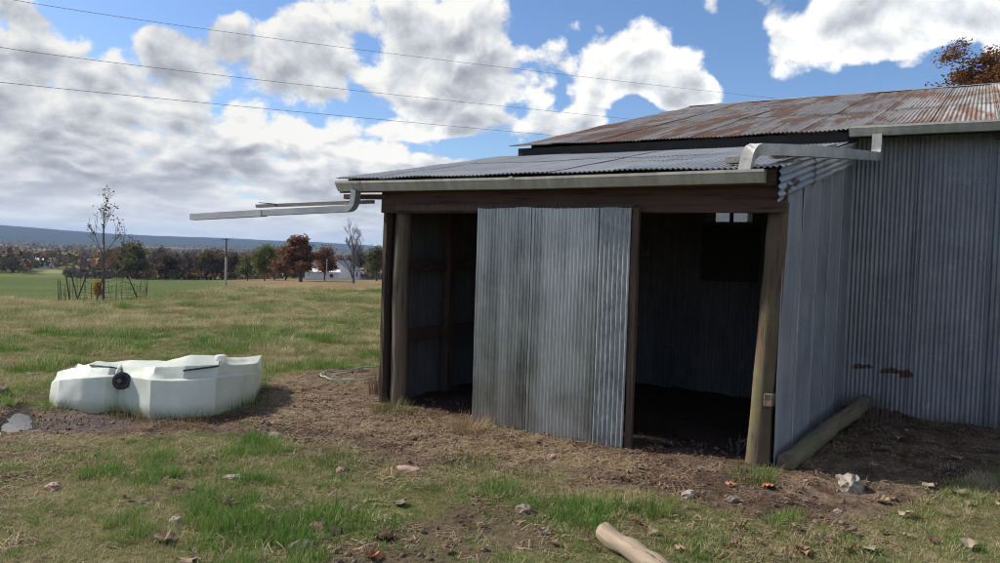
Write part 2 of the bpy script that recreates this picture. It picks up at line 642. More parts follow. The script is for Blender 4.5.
M['flash'] = metal_mat('flashing_metal', (.26, .29, .32), (.46, .50, .53), rust=.0, streak=(1.2, 1.2, 20), metal=.45, rough=(.35, .55))
M['gutter'] = metal_mat('gutter_paint', (.30, .29, .245), (.50, .49, .43), streak=(14, 3, 2.5), metal=.0, rough=(.45, .65), spots=.15, bumps=.06, rust=.06, rcol=((.16, .13, .09), (.10, .085, .06)), rscale=(5, 5, 2))
M['spout'] = metal_mat('downspout_metal', (.30, .30, .27), (.55, .55, .51), streak=(9, 9, 9), metal=.25, rough=(.4, .6), spots=.3)
M['spout_grey'] = metal_mat('downspout_grey', (.26, .27, .28), (.40, .41, .42), streak=(2, 30, 30), metal=.35, rough=(.4, .6), spots=.2)
M['wood'] = wood_mat('dark_red_beam', (.05, .027, .019), (.105, .058, .042), axis=0, grain=24)
M['post'] = wood_mat('round_post_wood', (.08, .058, .04), (.17, .13, .09), axis=2, grain=30, moss=.25)
M['post_r'] = wood_mat('brown_post_wood', (.062, .040, .023), (.135, .09, .052), axis=2, grain=30, moss=.42, mosscol=(.12, .12, .055))
M['frame'] = wood_mat('dark_frame_wood', (.055, .035, .025), (.11, .07, .05), axis=2, grain=30)
M['oldboard'] = wood_mat('grey_old_board', (.13, .115, .10), (.26, .235, .205), axis=1, grain=26)
M['latch'] = wood_mat('brown_block_wood', (.10, .07, .05), (.19, .14, .10), axis=0, grain=30)
M['log'] = wood_mat('mossy_log_wood', (.085, .068, .045), (.19, .155, .10), axis=0, grain=26, moss=.5, mosscol=(.12, .12, .045))
M['pale_log'] = wood_mat('bleached_log_wood', (.15, .11, .075), (.33, .26, .185), axis=0, grain=30, cracks=.75)
M['dark'] = flat_mat('dark_old_board', (.035, .03, .03), (.02, .018, .018), .9)
M['stone'] = flat_mat('limestone', (.36, .31, .255), (.17, .14, .115), .9, 9, bumps=.6)
M['pinkstone'] = flat_mat('brownish_stone', (.36, .24, .18), (.20, .14, .11), .9, 12, bumps=.5)
M['greystone'] = flat_mat('grey_stone', (.21, .165, .135), (.11, .085, .07), .9, 12, bumps=.5)
M['wire'] = flat_mat('dark_wire', (.05, .05, .05), rough=.6, metal=.3, bumps=0)
M['cable'] = flat_mat('grey_cable', (.14, .14, .15), rough=.6, bumps=0)
M['white'] = flat_mat('white_siding', (.72, .73, .75), (.62, .63, .66), .6, 2, bumps=0)
M['greyroof'] = flat_mat('grey_shingle', (.22, .22, .24), (.15, .15, .17), .8, 2, bumps=0)
M['window'] = flat_mat('window_glass', (.03, .035, .04), rough=.1, bumps=0)
M['brownroof'] = flat_mat('dark_brown_roof', (.11, .075, .07), (.07, .05, .05), .8, 2, bumps=0)
M['pole'] = flat_mat('pole_wood', (.40, .38, .36), (.28, .26, .25), .8, 2, bumps=0)
M['poled'] = flat_mat('pole_wood_tar', (.09, .08, .075), rough=.8, bumps=0)
M['bark'] = flat_mat('bark', (.085, .07, .06), (.04, .034, .03), .9, 6, bumps=.4)
M['greybark'] = flat_mat('grey_bark', (.12, .105, .095), (.06, .05, .045), .9, 6, bumps=.3)
M['rubber'] = flat_mat('black_plastic', (.018, .018, .02), (.03, .03, .033), .45, 20, bumps=.1)
M['hose'] = flat_mat('pale_green_hose', (.36, .52, .43), (.26, .38, .32), .5, 5, bumps=0)


# ------------------------------------------------------------------ ground sheet
def bare_patches(x, y):
    r = np.hypot(x, y)
    return sstep(fbm(x, y, 1.25, 4, 401, .55), .60, .66) * (1 - sstep(r, 9, 12)) * .85


def soil_colour(x, y):
    r = np.hypot(x, y); az = np.degrees(np.arctan2(x, y))
    n1 = fbm(x, y, 1.3, 4, 61); n2 = fbm(x, y, 5.0, 4, 67); n3 = fbm(x, y, .12, 3, 71)

    def mixc(a, b, f):
        return a * (1 - f[:, None]) + np.array(b)[None, :] * f[:, None]
    col = np.tile(np.array((.14, .115, .065)), (len(x), 1))
    col = mixc(col, (.19, .15, .09), sstep(n1, .42, .62))
    col = mixc(col, (.10, .12, .04), sstep(n3, .5, .65) * .7)
    far = sstep(r, 18, 40)
    col = mixc(col, (.165, .165, .075), far * .8)
    # valley fields
    left = 1 - sstep(az, -21, -17)
    vg = sstep(r, 60, 90)
    fld = mixc(np.tile(np.array((.20, .15, .085)), (len(x), 1)), (.095, .115, .05), left)
    col = col * (1 - vg[:, None]) + fld * vg[:, None]
    # patchwork in the far valley
    ang = fbm(x, y, 1 / 160., 2, 83)
    pf = sstep(r, 262, 300)
    pc = mixc(np.tile(np.array((.085, .07, .05)), (len(x), 1)), (.22, .21, .11), sstep(ang, .55, .60))
    pc = mixc(pc, (.12, .15, .06), sstep(ang, .68, .70))
    col = col * (1 - pf[:, None]) + pc * pf[:, None]
    hf = sstep(r, 2600, 4200)
    col = mixc(col, (.045, .055, .045), hf)
    # bare soil
    dd = seg_dist(x, y, DIRT) + .34 * (fbm(x, y, 2.6, 3, 91) - .5) + .12 * (n2 - .5)
    dirt = 1 - sstep(dd, -.10, .06)
    soil = mixc(np.tile(np.array((.085, .057, .043)), (len(x), 1)), (.14, .10, .074), sstep(n2, .42, .62))
    sd = seg_dist(x, y, STRAW) + .3 * (n1 - .5)
    soil = mixc(soil, (.24, .185, .12), (1 - sstep(sd, -.3, .15)) * sstep(n2, .36, .6) * .75)
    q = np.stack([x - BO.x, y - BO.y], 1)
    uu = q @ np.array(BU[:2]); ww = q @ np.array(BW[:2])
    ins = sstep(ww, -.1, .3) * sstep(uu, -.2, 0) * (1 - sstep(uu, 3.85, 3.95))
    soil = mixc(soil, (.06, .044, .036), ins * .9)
    soil = mixc(soil, (.17, .125, .095), sstep(uu, 3.6, 4.3) * sstep(n2, .38, .6) * .8)  # paler littered soil, also lightened to lift the shaded ground right of the shed
    mud = 1 - sstep(seg_dist(x, y, MUD) + .25 * (n1 - .5), -.1, .08)
    soil = mixc(soil, (.12, .098, .092), mud)
    col = col * (1 - dirt[:, None]) + soil * dirt[:, None]
    m2 = 1 - sstep(seg_dist(x, y, MUD2) + .3 * (n1 - .5), -.08, .06)
    col = mixc(col, (.14, .105, .08), m2 * .8)
    bp = bare_patches(x, y) * (1 - dirt)
    col = mixc(col, (.115, .085, .06), bp)
    pud = 1 - sstep(seg_dist(x, y, PUDDLE), 0, .12)
    col = mixc(col, (.06, .05, .045), pud)
    return col, np.clip(np.maximum(np.maximum(dirt, m2), bp), 0, 1)


def build_ground():
    rr = [0.4, 0.9, 1.5, 2.1, 2.7]
    r = 3.1
    while r < 16: rr.append(r); r *= 1.0115
    while r < 60: rr.append(r); r *= 1.028
    while r < 16000: rr.append(r); r *= 1.06
    aa = list(np.arange(-50, 50.01, 0.3)) + list(np.arange(54, 308, 4.0))
    rr = np.array(rr); aa = np.radians(np.array(aa))
    A, R = np.meshgrid(aa, rr)
    x = (R * np.sin(A)).ravel(); y = (R * np.cos(A)).ravel()
    z = terrain(x, y)
    n = len(aa); m = len(rr)
    V = np.stack([x, y, z], 1)
    V = np.vstack([V, [[0, 0, 0]]])
    i = np.arange(m - 1)[:, None] * n; k = np.arange(n)[None, :]; k2 = (k + 1) % n
    q = np.stack([i + k, i + k2, i + n + k2, i + n + k], -1).reshape(-1, 4)[:, ::-1]
    faces = q.tolist() + [(len(V) - 1, (j + 1) % n, j) for j in range(n)]
    me = bpy.data.meshes.new('ground')
    me.from_pydata(V.tolist(), [], faces)
    me.update()
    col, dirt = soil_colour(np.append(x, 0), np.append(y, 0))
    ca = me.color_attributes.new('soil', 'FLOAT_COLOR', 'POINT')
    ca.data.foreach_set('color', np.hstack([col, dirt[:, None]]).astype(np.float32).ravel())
    mt, t, b = newmat('yard_and_fields')
    at = t.n('Attribute', attribute_name='soil')
    geo = t.n('NewGeometry')
    P = geo.outputs['Position']
    n1 = t.noise(P, 26, 6, 0.7)
    n2 = t.noise(P, 1.1, 5, 0.6)
    n3 = t.noise(P, 0.05, 6, 0.65)
    k = t.m('MULTIPLY', t.map(n1, .3, .7, .55, 1.4), t.map(n2, .3, .7, .8, 1.2))
    k = t.m('MULTIPLY', k, t.map(n3, .3, .7, .85, 1.15))
    col = t.v('MULTIPLY', at.outputs['Color'], t.n('CombineXYZ').outputs[0]) if False else t.mix(1.0, at.outputs['Color'], k, 'MULTIPLY')
    cl = t.map(t.voro(P, 34, 'F1', 1), 0.1, 0.6)
    t.put(b.inputs['Base Color'], col)
    b.inputs['Roughness'].default_value = 0.92
    b.inputs['Specular IOR Level'].default_value = 0.0
    h = t.m('ADD', t.noise(P, 40, 6, 0.7), t.m('MULTIPLY', cl, -.5))
    t.put(b.inputs['Normal'], t.bump(h, 0.8, 0.02))
    o = link('ground', me, mt, smooth=True)
    o['kind'] = 'structure'
    # the puddle
    pts = PUDDLE
    mb = MB()
    cx = sum(p[0] for p in pts) / len(pts); cy = sum(p[1] for p in pts) / len(pts)
    ring = []
    N = len(pts) * 6
    for i in range(N):
        a = pts[i // 6]; c = pts[(i // 6 + 1) % len(pts)]
        f = (i % 6) / 6
        p = Vector((a[0] + (c[0] - a[0]) * f, a[1] + (c[1] - a[1]) * f, 0))
        d = (p - Vector((cx, cy, 0)))
        ring.append(Vector((cx, cy, 0)) + d * (1.08 + .18 * mn.noise(p * 9)))
    zz = ground_z(cx, cy) + 0.016
    mb.add([(p.x, p.y, zz) for p in ring] + [(cx, cy, zz)], [(i, (i + 1) % N, N) for i in range(N)])
    wm, t, b = newmat('puddle_water')
    b.inputs['Base Color'].default_value = (.035, .03, .025, 1)
    b.inputs['Roughness'].default_value = 0.03
    b.inputs['Specular IOR Level'].default_value = 0.9
    t.put(b.inputs['Normal'], t.bump(t.noise(t.n('NewGeometry').outputs['Position'], 14, 3), 0.05, 0.01))
    p = mb.build('puddle', wm)
    p['kind'] = 'structure'


build_ground()


# ------------------------------------------------------------------ barn
def corr(name, mat, parent, o, a, b, wid, length, pitch, amp, rows=4, warp=0.004, edge=0.006, n=None, seg=6, top=None, phase=0.0):
    """one corrugated sheet: ribs run along b, waves across a; top(s) trims the far end"""
    o, a, b = Vector(o), Vector(a).normalized(), Vector(b).normalized()
    nn = Vector(n) if n is not None else a.cross(b).normalized()
    cols = max(6, int(round(wid / pitch * seg)))
    sd = rnd.uniform(0, 50)
    mb = MB()
    vs = []
    for j in range(rows + 1):
        for i in range(cols + 1):
            s = wid * i / cols
            L = length if top is None else top(s)
            e0 = edge * mn.noise((s * 5, sd, 0.3)); e1 = edge * mn.noise((s * 5, sd, 9.3))
            t = e0 + (L + e1 - e0) * j / rows
            k = amp * sin(2 * pi * s / pitch + phase) + warp * (mn.noise((o + a * s + b * t) * 1.3) + .25 * mn.noise((s * 1.7 + sd, t * 1.1, 2.2)))
            vs.append(o + a * s + b * t + nn * k)
    w = cols + 1
    mb.add(vs, [(j * w + i, j * w + i + 1, (j + 1) * w + i + 1, (j + 1) * w + i) for j in range(rows) for i in range(cols)])
    return mb.build(name, mat, parent, smooth=True)


def ZL(w): return 2.375 + 0.192 * (w + 0.27)        # shed roof
ZE, RW = 3.10, 10.2
def ZM(w): return ZE + 0.247 * (w - 2.70) if w <= RW else ZE + 0.247 * (2 * RW - w - 2.70)
UX, UZ = Vector((1, 0, 0)), Vector((0, 0, 1))
DEPTH = 15.2
BW_ = 3.08                                           # main wall plane
UR = 9.2                                             # right end of the barn, out of frame


def rough_post(name, mat, parent, p0, p1, r0, r1, seed):
    pts = []; rad = []
    N = 16
    for i in range(N + 1):
        f = i / N
        p = Vector(p0).lerp(Vector(p1), f)
        p += Vector((mn.noise((f * 2.2, seed, 0)), mn.noise((f * 2.2, seed, 5)), 0)) * 0.018
        pts.append(p); rad.append(r0 + (r1 - r0) * f + 0.008 * mn.noise((f * 5, seed, 7)))
    mb = MB(); mb.tube(pts, rad, 20, wob=.06, wsc=9)
    return mb.build(name, mat, parent, smooth=False if False else True)


def build_barn():
    B = empty('livestock_barn', BO, BYAW)
    tag(B, 'old corrugated metal barn with rusty roof and open-fronted lean-to shed', 'barn')

    # --- main roof: rafters as the part, every sheet a sub-part
    mb = MB()
    for u in np.arange(-.1, UR, 1.35):
        mb.bar((u, 2.80, ZM(2.8) - .13), (u, RW, ZM(RW) - .13), .05, .14)
        mb.bar((u, DEPTH - .1, ZM(DEPTH - .1) - .13), (u, RW, ZM(RW) - .13), .05, .14)
    mb.box((-.2, 2.74, ZE - .20), (3.93, 2.79, ZE - .03), 0)              # dark fascia
    mb.box((-.16, 2.79, ZE - .30), (3.93, 2.95, ZE - .16), 0)
    mb.box((3.95, 2.775, ZE - .10), (UR, 2.80, ZE - .02), 0)
    roof = mb.build('main_roof', M['dark'], B)
    roof['label'] = 'large rusty corrugated main roof'
    sw = .62
    n = int((UR + .3) / sw) + 1
    ang = atan(0.247); L = (RW - 2.68) / cos(ang)
    bdir = Vector((0, cos(ang), sin(ang)))
    for i in range(n):
        u0 = -.30 + i * sw
        for c in range(3):
            ln = L / 3 + .10
            t0 = c * L / 3
            o = Vector((u0, 2.66, ZM(2.66))) + bdir * t0 + Vector((0, 0, .004 * c + .006 * (i % 2)))
            if c == 0: o = o - bdir * rnd.uniform(0, .04)
            corr('roof_sheet', M['roof'], roof, o, UX, bdir, sw + .03, ln, .046, .0075, 6, .022, .012, n=Vector((0, -sin(ang), cos(ang))))
    bd2 = Vector((0, -cos(ang), sin(ang)))
    for i in range(0, n):
        corr('roof_sheet', M['roof'], roof, (-.30 + i * sw, DEPTH + .1, ZM(DEPTH + .1) + .006 * (i % 2)), UX, bd2, sw + .03, (DEPTH + .1 - RW) / cos(ang), .062, .008, 3, .01, n=Vector((0, sin(ang), cos(ang))))
    for i in range(4):
        mb = MB(); u0 = -.3 + i * 2.4
        for sgn in (-1, 1):
            mb.add([(u0, RW, ZM(RW) + .03), (u0 + 2.43, RW, ZM(RW) + .032), (u0 + 2.43, RW + sgn * .16, ZM(RW) - .012), (u0, RW + sgn * .16, ZM(RW) - .012)], [(0, 1, 2, 3)])
        mb.build('ridge_cap', M['lean'], roof)

    # --- lean-to roof
    mb = MB()
    for u in np.arange(-.52, 3.9, .62):
        mb.bar((u, -.20, ZL(-.2) - .085), (u, 3.04, ZL(3.04) - .085), .045, .13, jit=.003)
    for w in (-.05, 1.0, 2.0):
        mb.bar((-.66, w, ZL(w) - .022), (3.86, w, ZL(w) - .022), .08, .022)
    mb.box((-.64, -.235, 2.23), (3.84, -.205, 2.35))
    lean = mb.build('shed_roof', M['wood'], B)
    al = atan(.192); bl_ = Vector((0, cos(al), sin(al)))
    Ll = (2.98 + .30) / cos(al)
    sheets = [(-.63, .59), (-.06, .68), (.60, .66), (1.24, .66), (1.88, .67), (2.53, .67), (3.18, .76)]
    for i, (u0, wd) in enumerate(sheets):
        o = Vector((u0, -.30 + rnd.uniform(-.015, .01), ZL(-.30) + .003 * (i % 2)))
        if i == 0:
            o.z += .012
        corr('roof_sheet', M['lean'], lean, o, UX, bl_, wd, Ll * .56, .046, .0075, 6, .02, .012, n=Vector((0, -sin(al), cos(al))))
        o2 = Vector((u0, -.30, ZL(-.30) + .006 + .003 * (i % 2))) + bl_ * (Ll * .52)
        corr('roof_sheet', M['lean'], lean, o2, UX, bl_, wd, Ll * .48, .046, .0075, 4, .012, .012, n=Vector((0, -sin(al), cos(al))))
    mb = MB(); mb.bar((3.43, -.10, ZL(-.10) + .035), (3.62, -.12, ZL(-.12) + .04), .10, .045)
    mb.build('roof_block', M['oldboard'], lean)

    # --- posts and beam
    pr0 = onw(760, 462, .02); pr1 = onw(777, 212, .02)
    p = rough_post('post', M['post'], B, (.01, .02, -.3), (.03, .03, 2.12), .092, .08, 3)
    p['label'] = 'weathered grey-brown round corner post at the left'
    p = rough_post('post', M['post_r'], B, (pr0.x - .03, .02, -.3), (pr1.x + .01, .04, 2.12), .096, .076, 9)
    p['label'] = 'leaning brown round post with greenish moss at the right'
    mb = MB(); mb.bar((-.17, -.075, 2.135), (3.90, -.075, 2.135), .06, .215, seg=14, jit=.0035)
    bm_ = mb.build('beam', M['wood'], B, bevel=.004)
    mb = MB(); mb.bar((.05, -.125, 2.075), (2.66, -.125, 2.072), .028, .055, seg=6, jit=.002)
    mb.build('door_rail', M['frame'], B)
    mb = MB(); mb.bar((-.66, -.13, 2.20), (-.10, -.09, 2.19), .05, .05, jit=.003)
    mb.build('eave_board', M['wood'], B)

    # --- sliding door
    def du(x, y): return onw(x, y, -.165)
    a = du(478, 207); b_ = du(472, 420); c = du(601, 208); d = du(632, 208); e = du(627, 450)
    mb = MB()
    for z in (.25, 1.02, 1.85):
        mb.bar((a.x + .02, -.13, z), (d.x + .01, -.13, z), .03, .09)
    u1 = d.x + .015
    mb.bar((u1 + .025, -.135, -.03), (u1 + .015, -.135, 2.07), .055, .055, up=(0, 1, 0), seg=6, jit=.004)
    mb.bar((a.x + .03, -.13, .03), (a.x + .03, -.13, 2.06), .05, .03, up=(0, 1, 0))
    door = mb.build('sliding_door', M['frame'], B)
    door['label'] = 'grey corrugated sliding door with dark wooden edge'
    m1 = du(533, 207).x; m2 = c.x
    zt = a.z
    spans = [(a.x, m1 + .03, 'door', .036, .0), (m1, m2 + .025, 'door', .036, .003), (m2, d.x, 'door_old', .044, .006)]
    for (s0, s1, mt, pt, of) in spans:
        lo = -.04 - .02 * (s0 - a.x) + (.02 if s0 > a.x else 0)
        corr('door_sheet', M[mt], door, (s0, -.168 - of, lo), UX, UZ, s1 - s0, zt - lo - rnd.uniform(0, .015), pt, .0095, 10, .009, .012, n=(0, -1, 0), seg=8)

    # --- right end wall of the lean-to: flat sheets with crimped seams
    mb = MB()
    eu = lambda w: 3.862 + .03 * w
    for z in (.5, 1.3):
        mb.bar((eu(.15) - .04, .15, z), (eu(3.0) - .04, 3.0, z), .05, .09)
    ew = mb.build('end_wall', M['frame'], B)
    ew['label'] = 'bluish grey wall of flat metal sheets at the right end of the lean-to'
    pw = .615

    def panel(w0, w1, z0, z1f, of, label=None, seed=0):
        prof = [(0, 0), (.008, .006), (.018, 0), (.10, .0015), (.20, -.001), (.31, .001), (.42, -.001), (.52, .0015), (.60, 0), (.608, .006), (.615, 0)]
        k = (w1 - w0) / .615
        mb = MB(); vs = []
        R = 10
        for j in range(R + 1):
            for (s, h) in prof:
                w = w0 + s * k
                zz0 = z0 + .025 * mn.noise((w * 4, seed, 1.5)); z = zz0 + (z1f(w) - zz0) * j / R
                vs.append((eu(w) + of + h + .010 * mn.noise((w * 2.1, z * 1.3, seed + 4.4)) + (.03 * max(0, .3 - z) * max(0, .25 - w)), w, z))
        q = len(prof)
        mb.add(vs, [(j * q + i, j * q + i + 1, (j + 1) * q + i + 1, (j + 1) * q + i) for j in range(R) for i in range(q - 1)])
        return mb.build('wall_panel', M['panel'], ew, smooth=False)
    topf = lambda w: ZL(w) - .04
    w0 = .0
    for i in range(5):
        w1 = min(w0 + pw + .012, 3.07)
        if i == 1:
            panel(w0, w1, .0, lambda w: 1.42, .004, seed=i * 3.1)
            panel(w0, w1, 1.36, topf, .012, seed=i * 5.7)
        else:
            panel(w0, w1, .02 if i == 0 else -.02, topf, .006 * (i % 2), seed=i * 7.3)
        w0 += pw
    # sloping corrugated flashing under the roof edge
    for (w0, w1, h0, h1, of) in ((-.30, .95, .275, .25, .03), (.90, 3.02, .27, .24, .038)):
        mb = MB(); vs = []
        nr = 40; ns = 12
        for j in range(ns + 1):
            w = w0 + (w1 - w0) * j / ns
            hh = h0 + (h1 - h0) * j / ns + .02 * mn.noise((w * 3, 1.1, of * 50))
            for i in range(nr + 1):
                s = hh * i / nr
                vs.append((eu(w) + of + .0085 * sin(2 * pi * s / .055) + .01 * mn.noise((w * 2, s * 4, 3)), w, ZL(w) + .0 - s))
        q = nr + 1
        mb.add(vs, [(j * q + i, j * q + i + 1, (j + 1) * q + i + 1, (j + 1) * q + i) for j in range(ns) for i in range(nr)])
        fo = mb.build('flashing_sheet', M['flash' if w0 > 0 else 'flash_rust'], B, smooth=True)

    # --- main front wall: girts, then each sheet
    mb = MB()
    for z in (.45, 1.3, 2.2):
        mb.bar((3.99, BW_ + .05, z), (UR, BW_ + .05, z), .05, .09)
    fw = mb.build('front_wall', M['frame'], B)
    fw['label'] = 'shaded bluish corrugated front wall of the main barn'
    u0 = 3.945
    i = 0
    while u0 < UR:
        s1 = min(u0 + .69, UR)
        corr('wall_sheet', M['wall_patch'] if i < 2 else M['wall'], fw, (u0, BW_ - .004 * (i % 2), -.05), UX, UZ, s1 - u0, ZM(BW_) - .02, .045, .0075, 8, .008, .01, n=(0, -1, 0))
        u0 += .66; i += 1
    # --- wall between shed and barn, with a slot open under the plate
    mb = MB()
    for z in (.6, 1.35):
        mb.bar((-.1, BW_ + .05, z), (3.93, BW_ + .05, z), .05, .09)
    mb.bar((2.62, BW_ + .03, 1.9), (2.62, BW_ + .03, 2.30), .035, .05, up=(0, 1, 0))
    pw_ = mb.build('partition_wall', M['frame'], B)
    s_a = onw(705, 212, BW_); s_b = onw(752, 222, BW_)
    edges = [-.12, .5, 1.1, 1.7, s_a.x, s_b.x, 3.4, 3.94]
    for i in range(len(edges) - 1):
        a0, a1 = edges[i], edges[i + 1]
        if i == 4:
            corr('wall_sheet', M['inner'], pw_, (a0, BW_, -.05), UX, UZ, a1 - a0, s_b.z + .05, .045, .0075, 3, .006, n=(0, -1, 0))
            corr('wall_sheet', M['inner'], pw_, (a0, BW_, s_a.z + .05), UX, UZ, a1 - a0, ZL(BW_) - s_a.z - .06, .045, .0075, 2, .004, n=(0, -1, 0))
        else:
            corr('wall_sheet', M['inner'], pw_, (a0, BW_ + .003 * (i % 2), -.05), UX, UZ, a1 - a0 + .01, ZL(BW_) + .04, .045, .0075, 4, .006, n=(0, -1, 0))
    pm, t_, b_p = newmat('dimming_pane')  # made-up pane, added in the slot to dim the sky behind it
    co_ = objco(t_)
    pc = t_.mix(t_.noise(co_, 9, 5, .6), (.40, .42, .43), (.62, .63, .62))
    tr = t_.n('BsdfTranslucent'); t_.put(tr.inputs[0], pc); t_.put(b_p.inputs['Base Color'], pc)
    mx = t_.n('MixShader'); mx.inputs[0].default_value = .55
    tp = t_.n('BsdfTransparent'); tp.inputs[0].default_value = (.75, .77, .79, 1)
    t_.L(tr.outputs[0], mx.inputs[1]); t_.L(tp.outputs[0], mx.inputs[2]); t_.L(mx.outputs[0], pm.node_tree.nodes['Material Output'].inputs[0])
    for (x0, x1) in ((s_a.x, 2.60), (2.64, s_b.x)):
        mb = MB(); mb.box((x0, BW_ + .028, s_b.z - .02), (x1, BW_ + .034, s_a.z + .06))
        mb.build('pane', pm, pw_)
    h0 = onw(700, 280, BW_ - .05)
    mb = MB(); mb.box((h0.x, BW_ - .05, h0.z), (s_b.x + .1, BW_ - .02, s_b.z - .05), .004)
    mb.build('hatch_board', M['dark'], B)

    # --- left wall of the lean-to
    mb = MB()
    for z in (.72, 1.48):
        mb.bar((-.085, .05, z), (-.085, 3.0, z), .05, .12)
    for w in (1.0, 2.0, 2.95):
        mb.bar((-.06, w, -.1), (-.06, w, ZL(w) - .15), .10, .10, up=(0, 1, 0))
    mb.bar((-.135, -.03, -.05), (-.135, -.03, 2.13), .04, .10, up=(0, 1, 0), seg=8, jit=.006)
    lw = mb.build('left_wall', M['frame'], B)
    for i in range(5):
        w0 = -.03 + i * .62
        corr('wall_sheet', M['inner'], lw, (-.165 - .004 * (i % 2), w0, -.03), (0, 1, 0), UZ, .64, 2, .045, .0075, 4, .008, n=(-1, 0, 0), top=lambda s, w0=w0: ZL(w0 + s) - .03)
    # --- barn's other walls (left gable, right gable, back with a doorway)
    mb = MB(); mb.bar((-.14, BW_ + .06, 1.5), (-.14, 11.2, 1.5), .05, .1)
    gw = mb.build('gable_wall', M['frame'], B)
    for i in range(12):
        w0 = BW_ + i * 1.01
        if 11.3 < w0 < 14.3: continue        # side doorway, open to the light
        corr('wall_sheet', M['wall'], gw, (-.19, w0, -1.2), (0, 1, 0), UZ, 1.05, 2, .045, .0075, 2, .006, n=(-1, 0, 0), seg=4, top=lambda s, w0=w0: ZM(w0 + s) - .02 + 1.2)
    mb = MB(); mb.bar((UR - .06, BW_ + .06, 1.5), (UR - .06, DEPTH, 1.5), .05, .1)
    gw = mb.build('gable_wall', M['frame'], B)
    for i in range(12):
        w0 = BW_ + i * 1.01
        corr('wall_sheet', M['wall'], gw, (UR, w0, -.8), (0, 1, 0), UZ, 1.05, 2, .045, .0075, 2, .006, n=(1, 0, 0), seg=4, top=lambda s, w0=w0: ZM(w0 + s) - .02 + .8)
    r0 = onw(700, 224, DEPTH); r1 = onw(758, 208, DEPTH)
    mb = MB(); mb.bar((0, DEPTH - .05, .9), (UR - .1, DEPTH - .05, .9), .05, .1)
    rw = mb.build('back_wall', M['frame'], B)
    u0 = -.19
    while u0 < UR:
        s1 = min(u0 + 1.0, UR)
        if True:
            corr('wall_sheet', M['wall'], rw, (u0, DEPTH, -1.2), UX, UZ, s1 - u0 + .01, ZM(DEPTH) + 1.16, .045, .0075, 2, .006, n=(0, 1, 0), seg=4)
        u0 += 1.0

    # --- gutters
    prof = [(0, 0), (0, -.10), (.058, -.10), (.082, -.062), (.10, -.03), (.108, -.022), (.108, 0), (.103, 0), (.103, -.018), (.078, -.058), (.055, -.095), (.005, -.095), (.005, 0)]

    def gutter(u0, u1, w, z, sag, name='gutter'):
        mb = MB()
        N = 12
        pts = [(u0 + (u1 - u0) * i / N, w + .004 * mn.noise((i * .7, w, 0)), z + sag * sin(pi * i / N) + .003 * mn.noise((i * .9, 3, w))) for i in range(N + 1)]
        mb.sweep(pts, prof)
        for uu in (u0, u1):
            s = -1 if uu == u0 else 1
            pl = prof[:7]
            k = len(pl)
            zz = pts[0][2] if uu == u0 else pts[-1][2]
            vs = [(uu + s * .001, w - a, zz + b) for a, b in pl] + [(uu + s * .005, w - a * 1.01, zz + b) for a, b in pl]
            mb.add(vs, [tuple(range(k)), tuple(range(2 * k - 1, k - 1, -1))] + [(i, (i + 1) % k, k + (i + 1) % k, k + i) for i in range(k)])
        return mb.build(name, M['gutter'], B)
    g = gutter(-.60, 3.765, -.24, 2.345, -.012)
    for uu in (-.28, 1.55):
        mb = MB(); mb.sweep([(uu - .02, -.24, 2.342), (uu + .02, -.24, 2.342)], [(a * 1.03 + .001, b * 1.03 - .001) for a, b in prof])
        mb.build('joint', M['gutter'], g)
    gutter(3.955, UR + .1, 2.735, ZE + .012, -.01)

    # --- downspout hanging off to the left
    rect = [(-.033, -.042), (.033, -.042), (.033, .042), (-.033, .042)]

    def spout(name, pts, prof_, mat, bend=0.0, up=(0, 0, 1)):
        P_ = [Vector(p) for p in pts]
        out = [P_[0]]
        for i in range(1, len(P_) - 1):                # round the elbows
            a, b, c = P_[i - 1], P_[i], P_[i + 1]
            r = min(bend, (b - a).length * .48, (c - b).length * .48)
            q0 = b + (a - b).normalized() * r; q1 = b + (c - b).normalized() * r
            for k in range(5):
                f = k / 4
                out.append(q0.lerp(b, f).lerp(b.lerp(q1, f), f))
        out.append(P_[-1])
        mb = MB()
        mb.sweep(out, prof_, up=up)
        return mb.build(name, mat, B)
    wq = -.30
    q = [onw(x, y, wq) for x, y in ((356, 190), (354, 208), (262, 213), (193, 217))]
    ds = spout('downspout', [(q[0].x, wq, 2.25), (q[1].x, wq, q[1].z - .005), (q[2].x - .02, wq, q[2].z)], rect, M['spout_grey'], .10, up=(0, 1, 0))
    ds['label'] = 'grey downspout sticking out sideways past the left corner'
    mb = MB(); mb.sweep([(q[2].x + .03, wq, q[2].z - .001), (q[3].x, wq, q[3].z)], [(a * 1.12, b * 1.12) for a, b in rect], up=(0, 1, 0))
    ext = mb.build('extension', M['spout_grey'], ds)
    s0 = onw(257, 206, -.10); s1 = onw(352, 202, -.10)
    mb = MB(); mb.bar((s0.x, -.10, s0.z), (s1.x + .3, -.10, s1.z), .045, .035, jit=.002)
    mb.build('support_pole', M['oldboard'], B)
    mb = MB(); mb.bar((q[2].x + .01, -.345, q[2].z - .06), (q[2].x + .01, -.345, s0.z + .03), .03, .008); mb.bar((q[2].x + .01, -.345, s0.z + .02), (q[2].x + .01, -.08, s0.z + .02), .03, .008)
    mb.build('bracket', M['wire'], ds)

    # --- downspout carrying the main gutter to the shed gutter
    rect2 = [(-.05, -.046), (.05, -.046), (.05, .046), (-.05, .046)]
    a1 = onw(876, 156, 2.62); b1 = onu(810, 151, 4.0); c1 = onw(752, 150, -.20)
    ds = spout('downspout', [(a1.x, 2.66, ZE - .08), (a1.x, 2.66, a1.z), (b1.x, b1.y, b1.z), (c1.x, -.27, c1.z + .0), (c1.x - .02, -.30, 2.33)], [(a * .9, b) for a, b in rect2], M['spout'], .09, up=(1, 0, .0))
    ds['label'] = 'pale weathered downspout crossing above the shed roof edge'
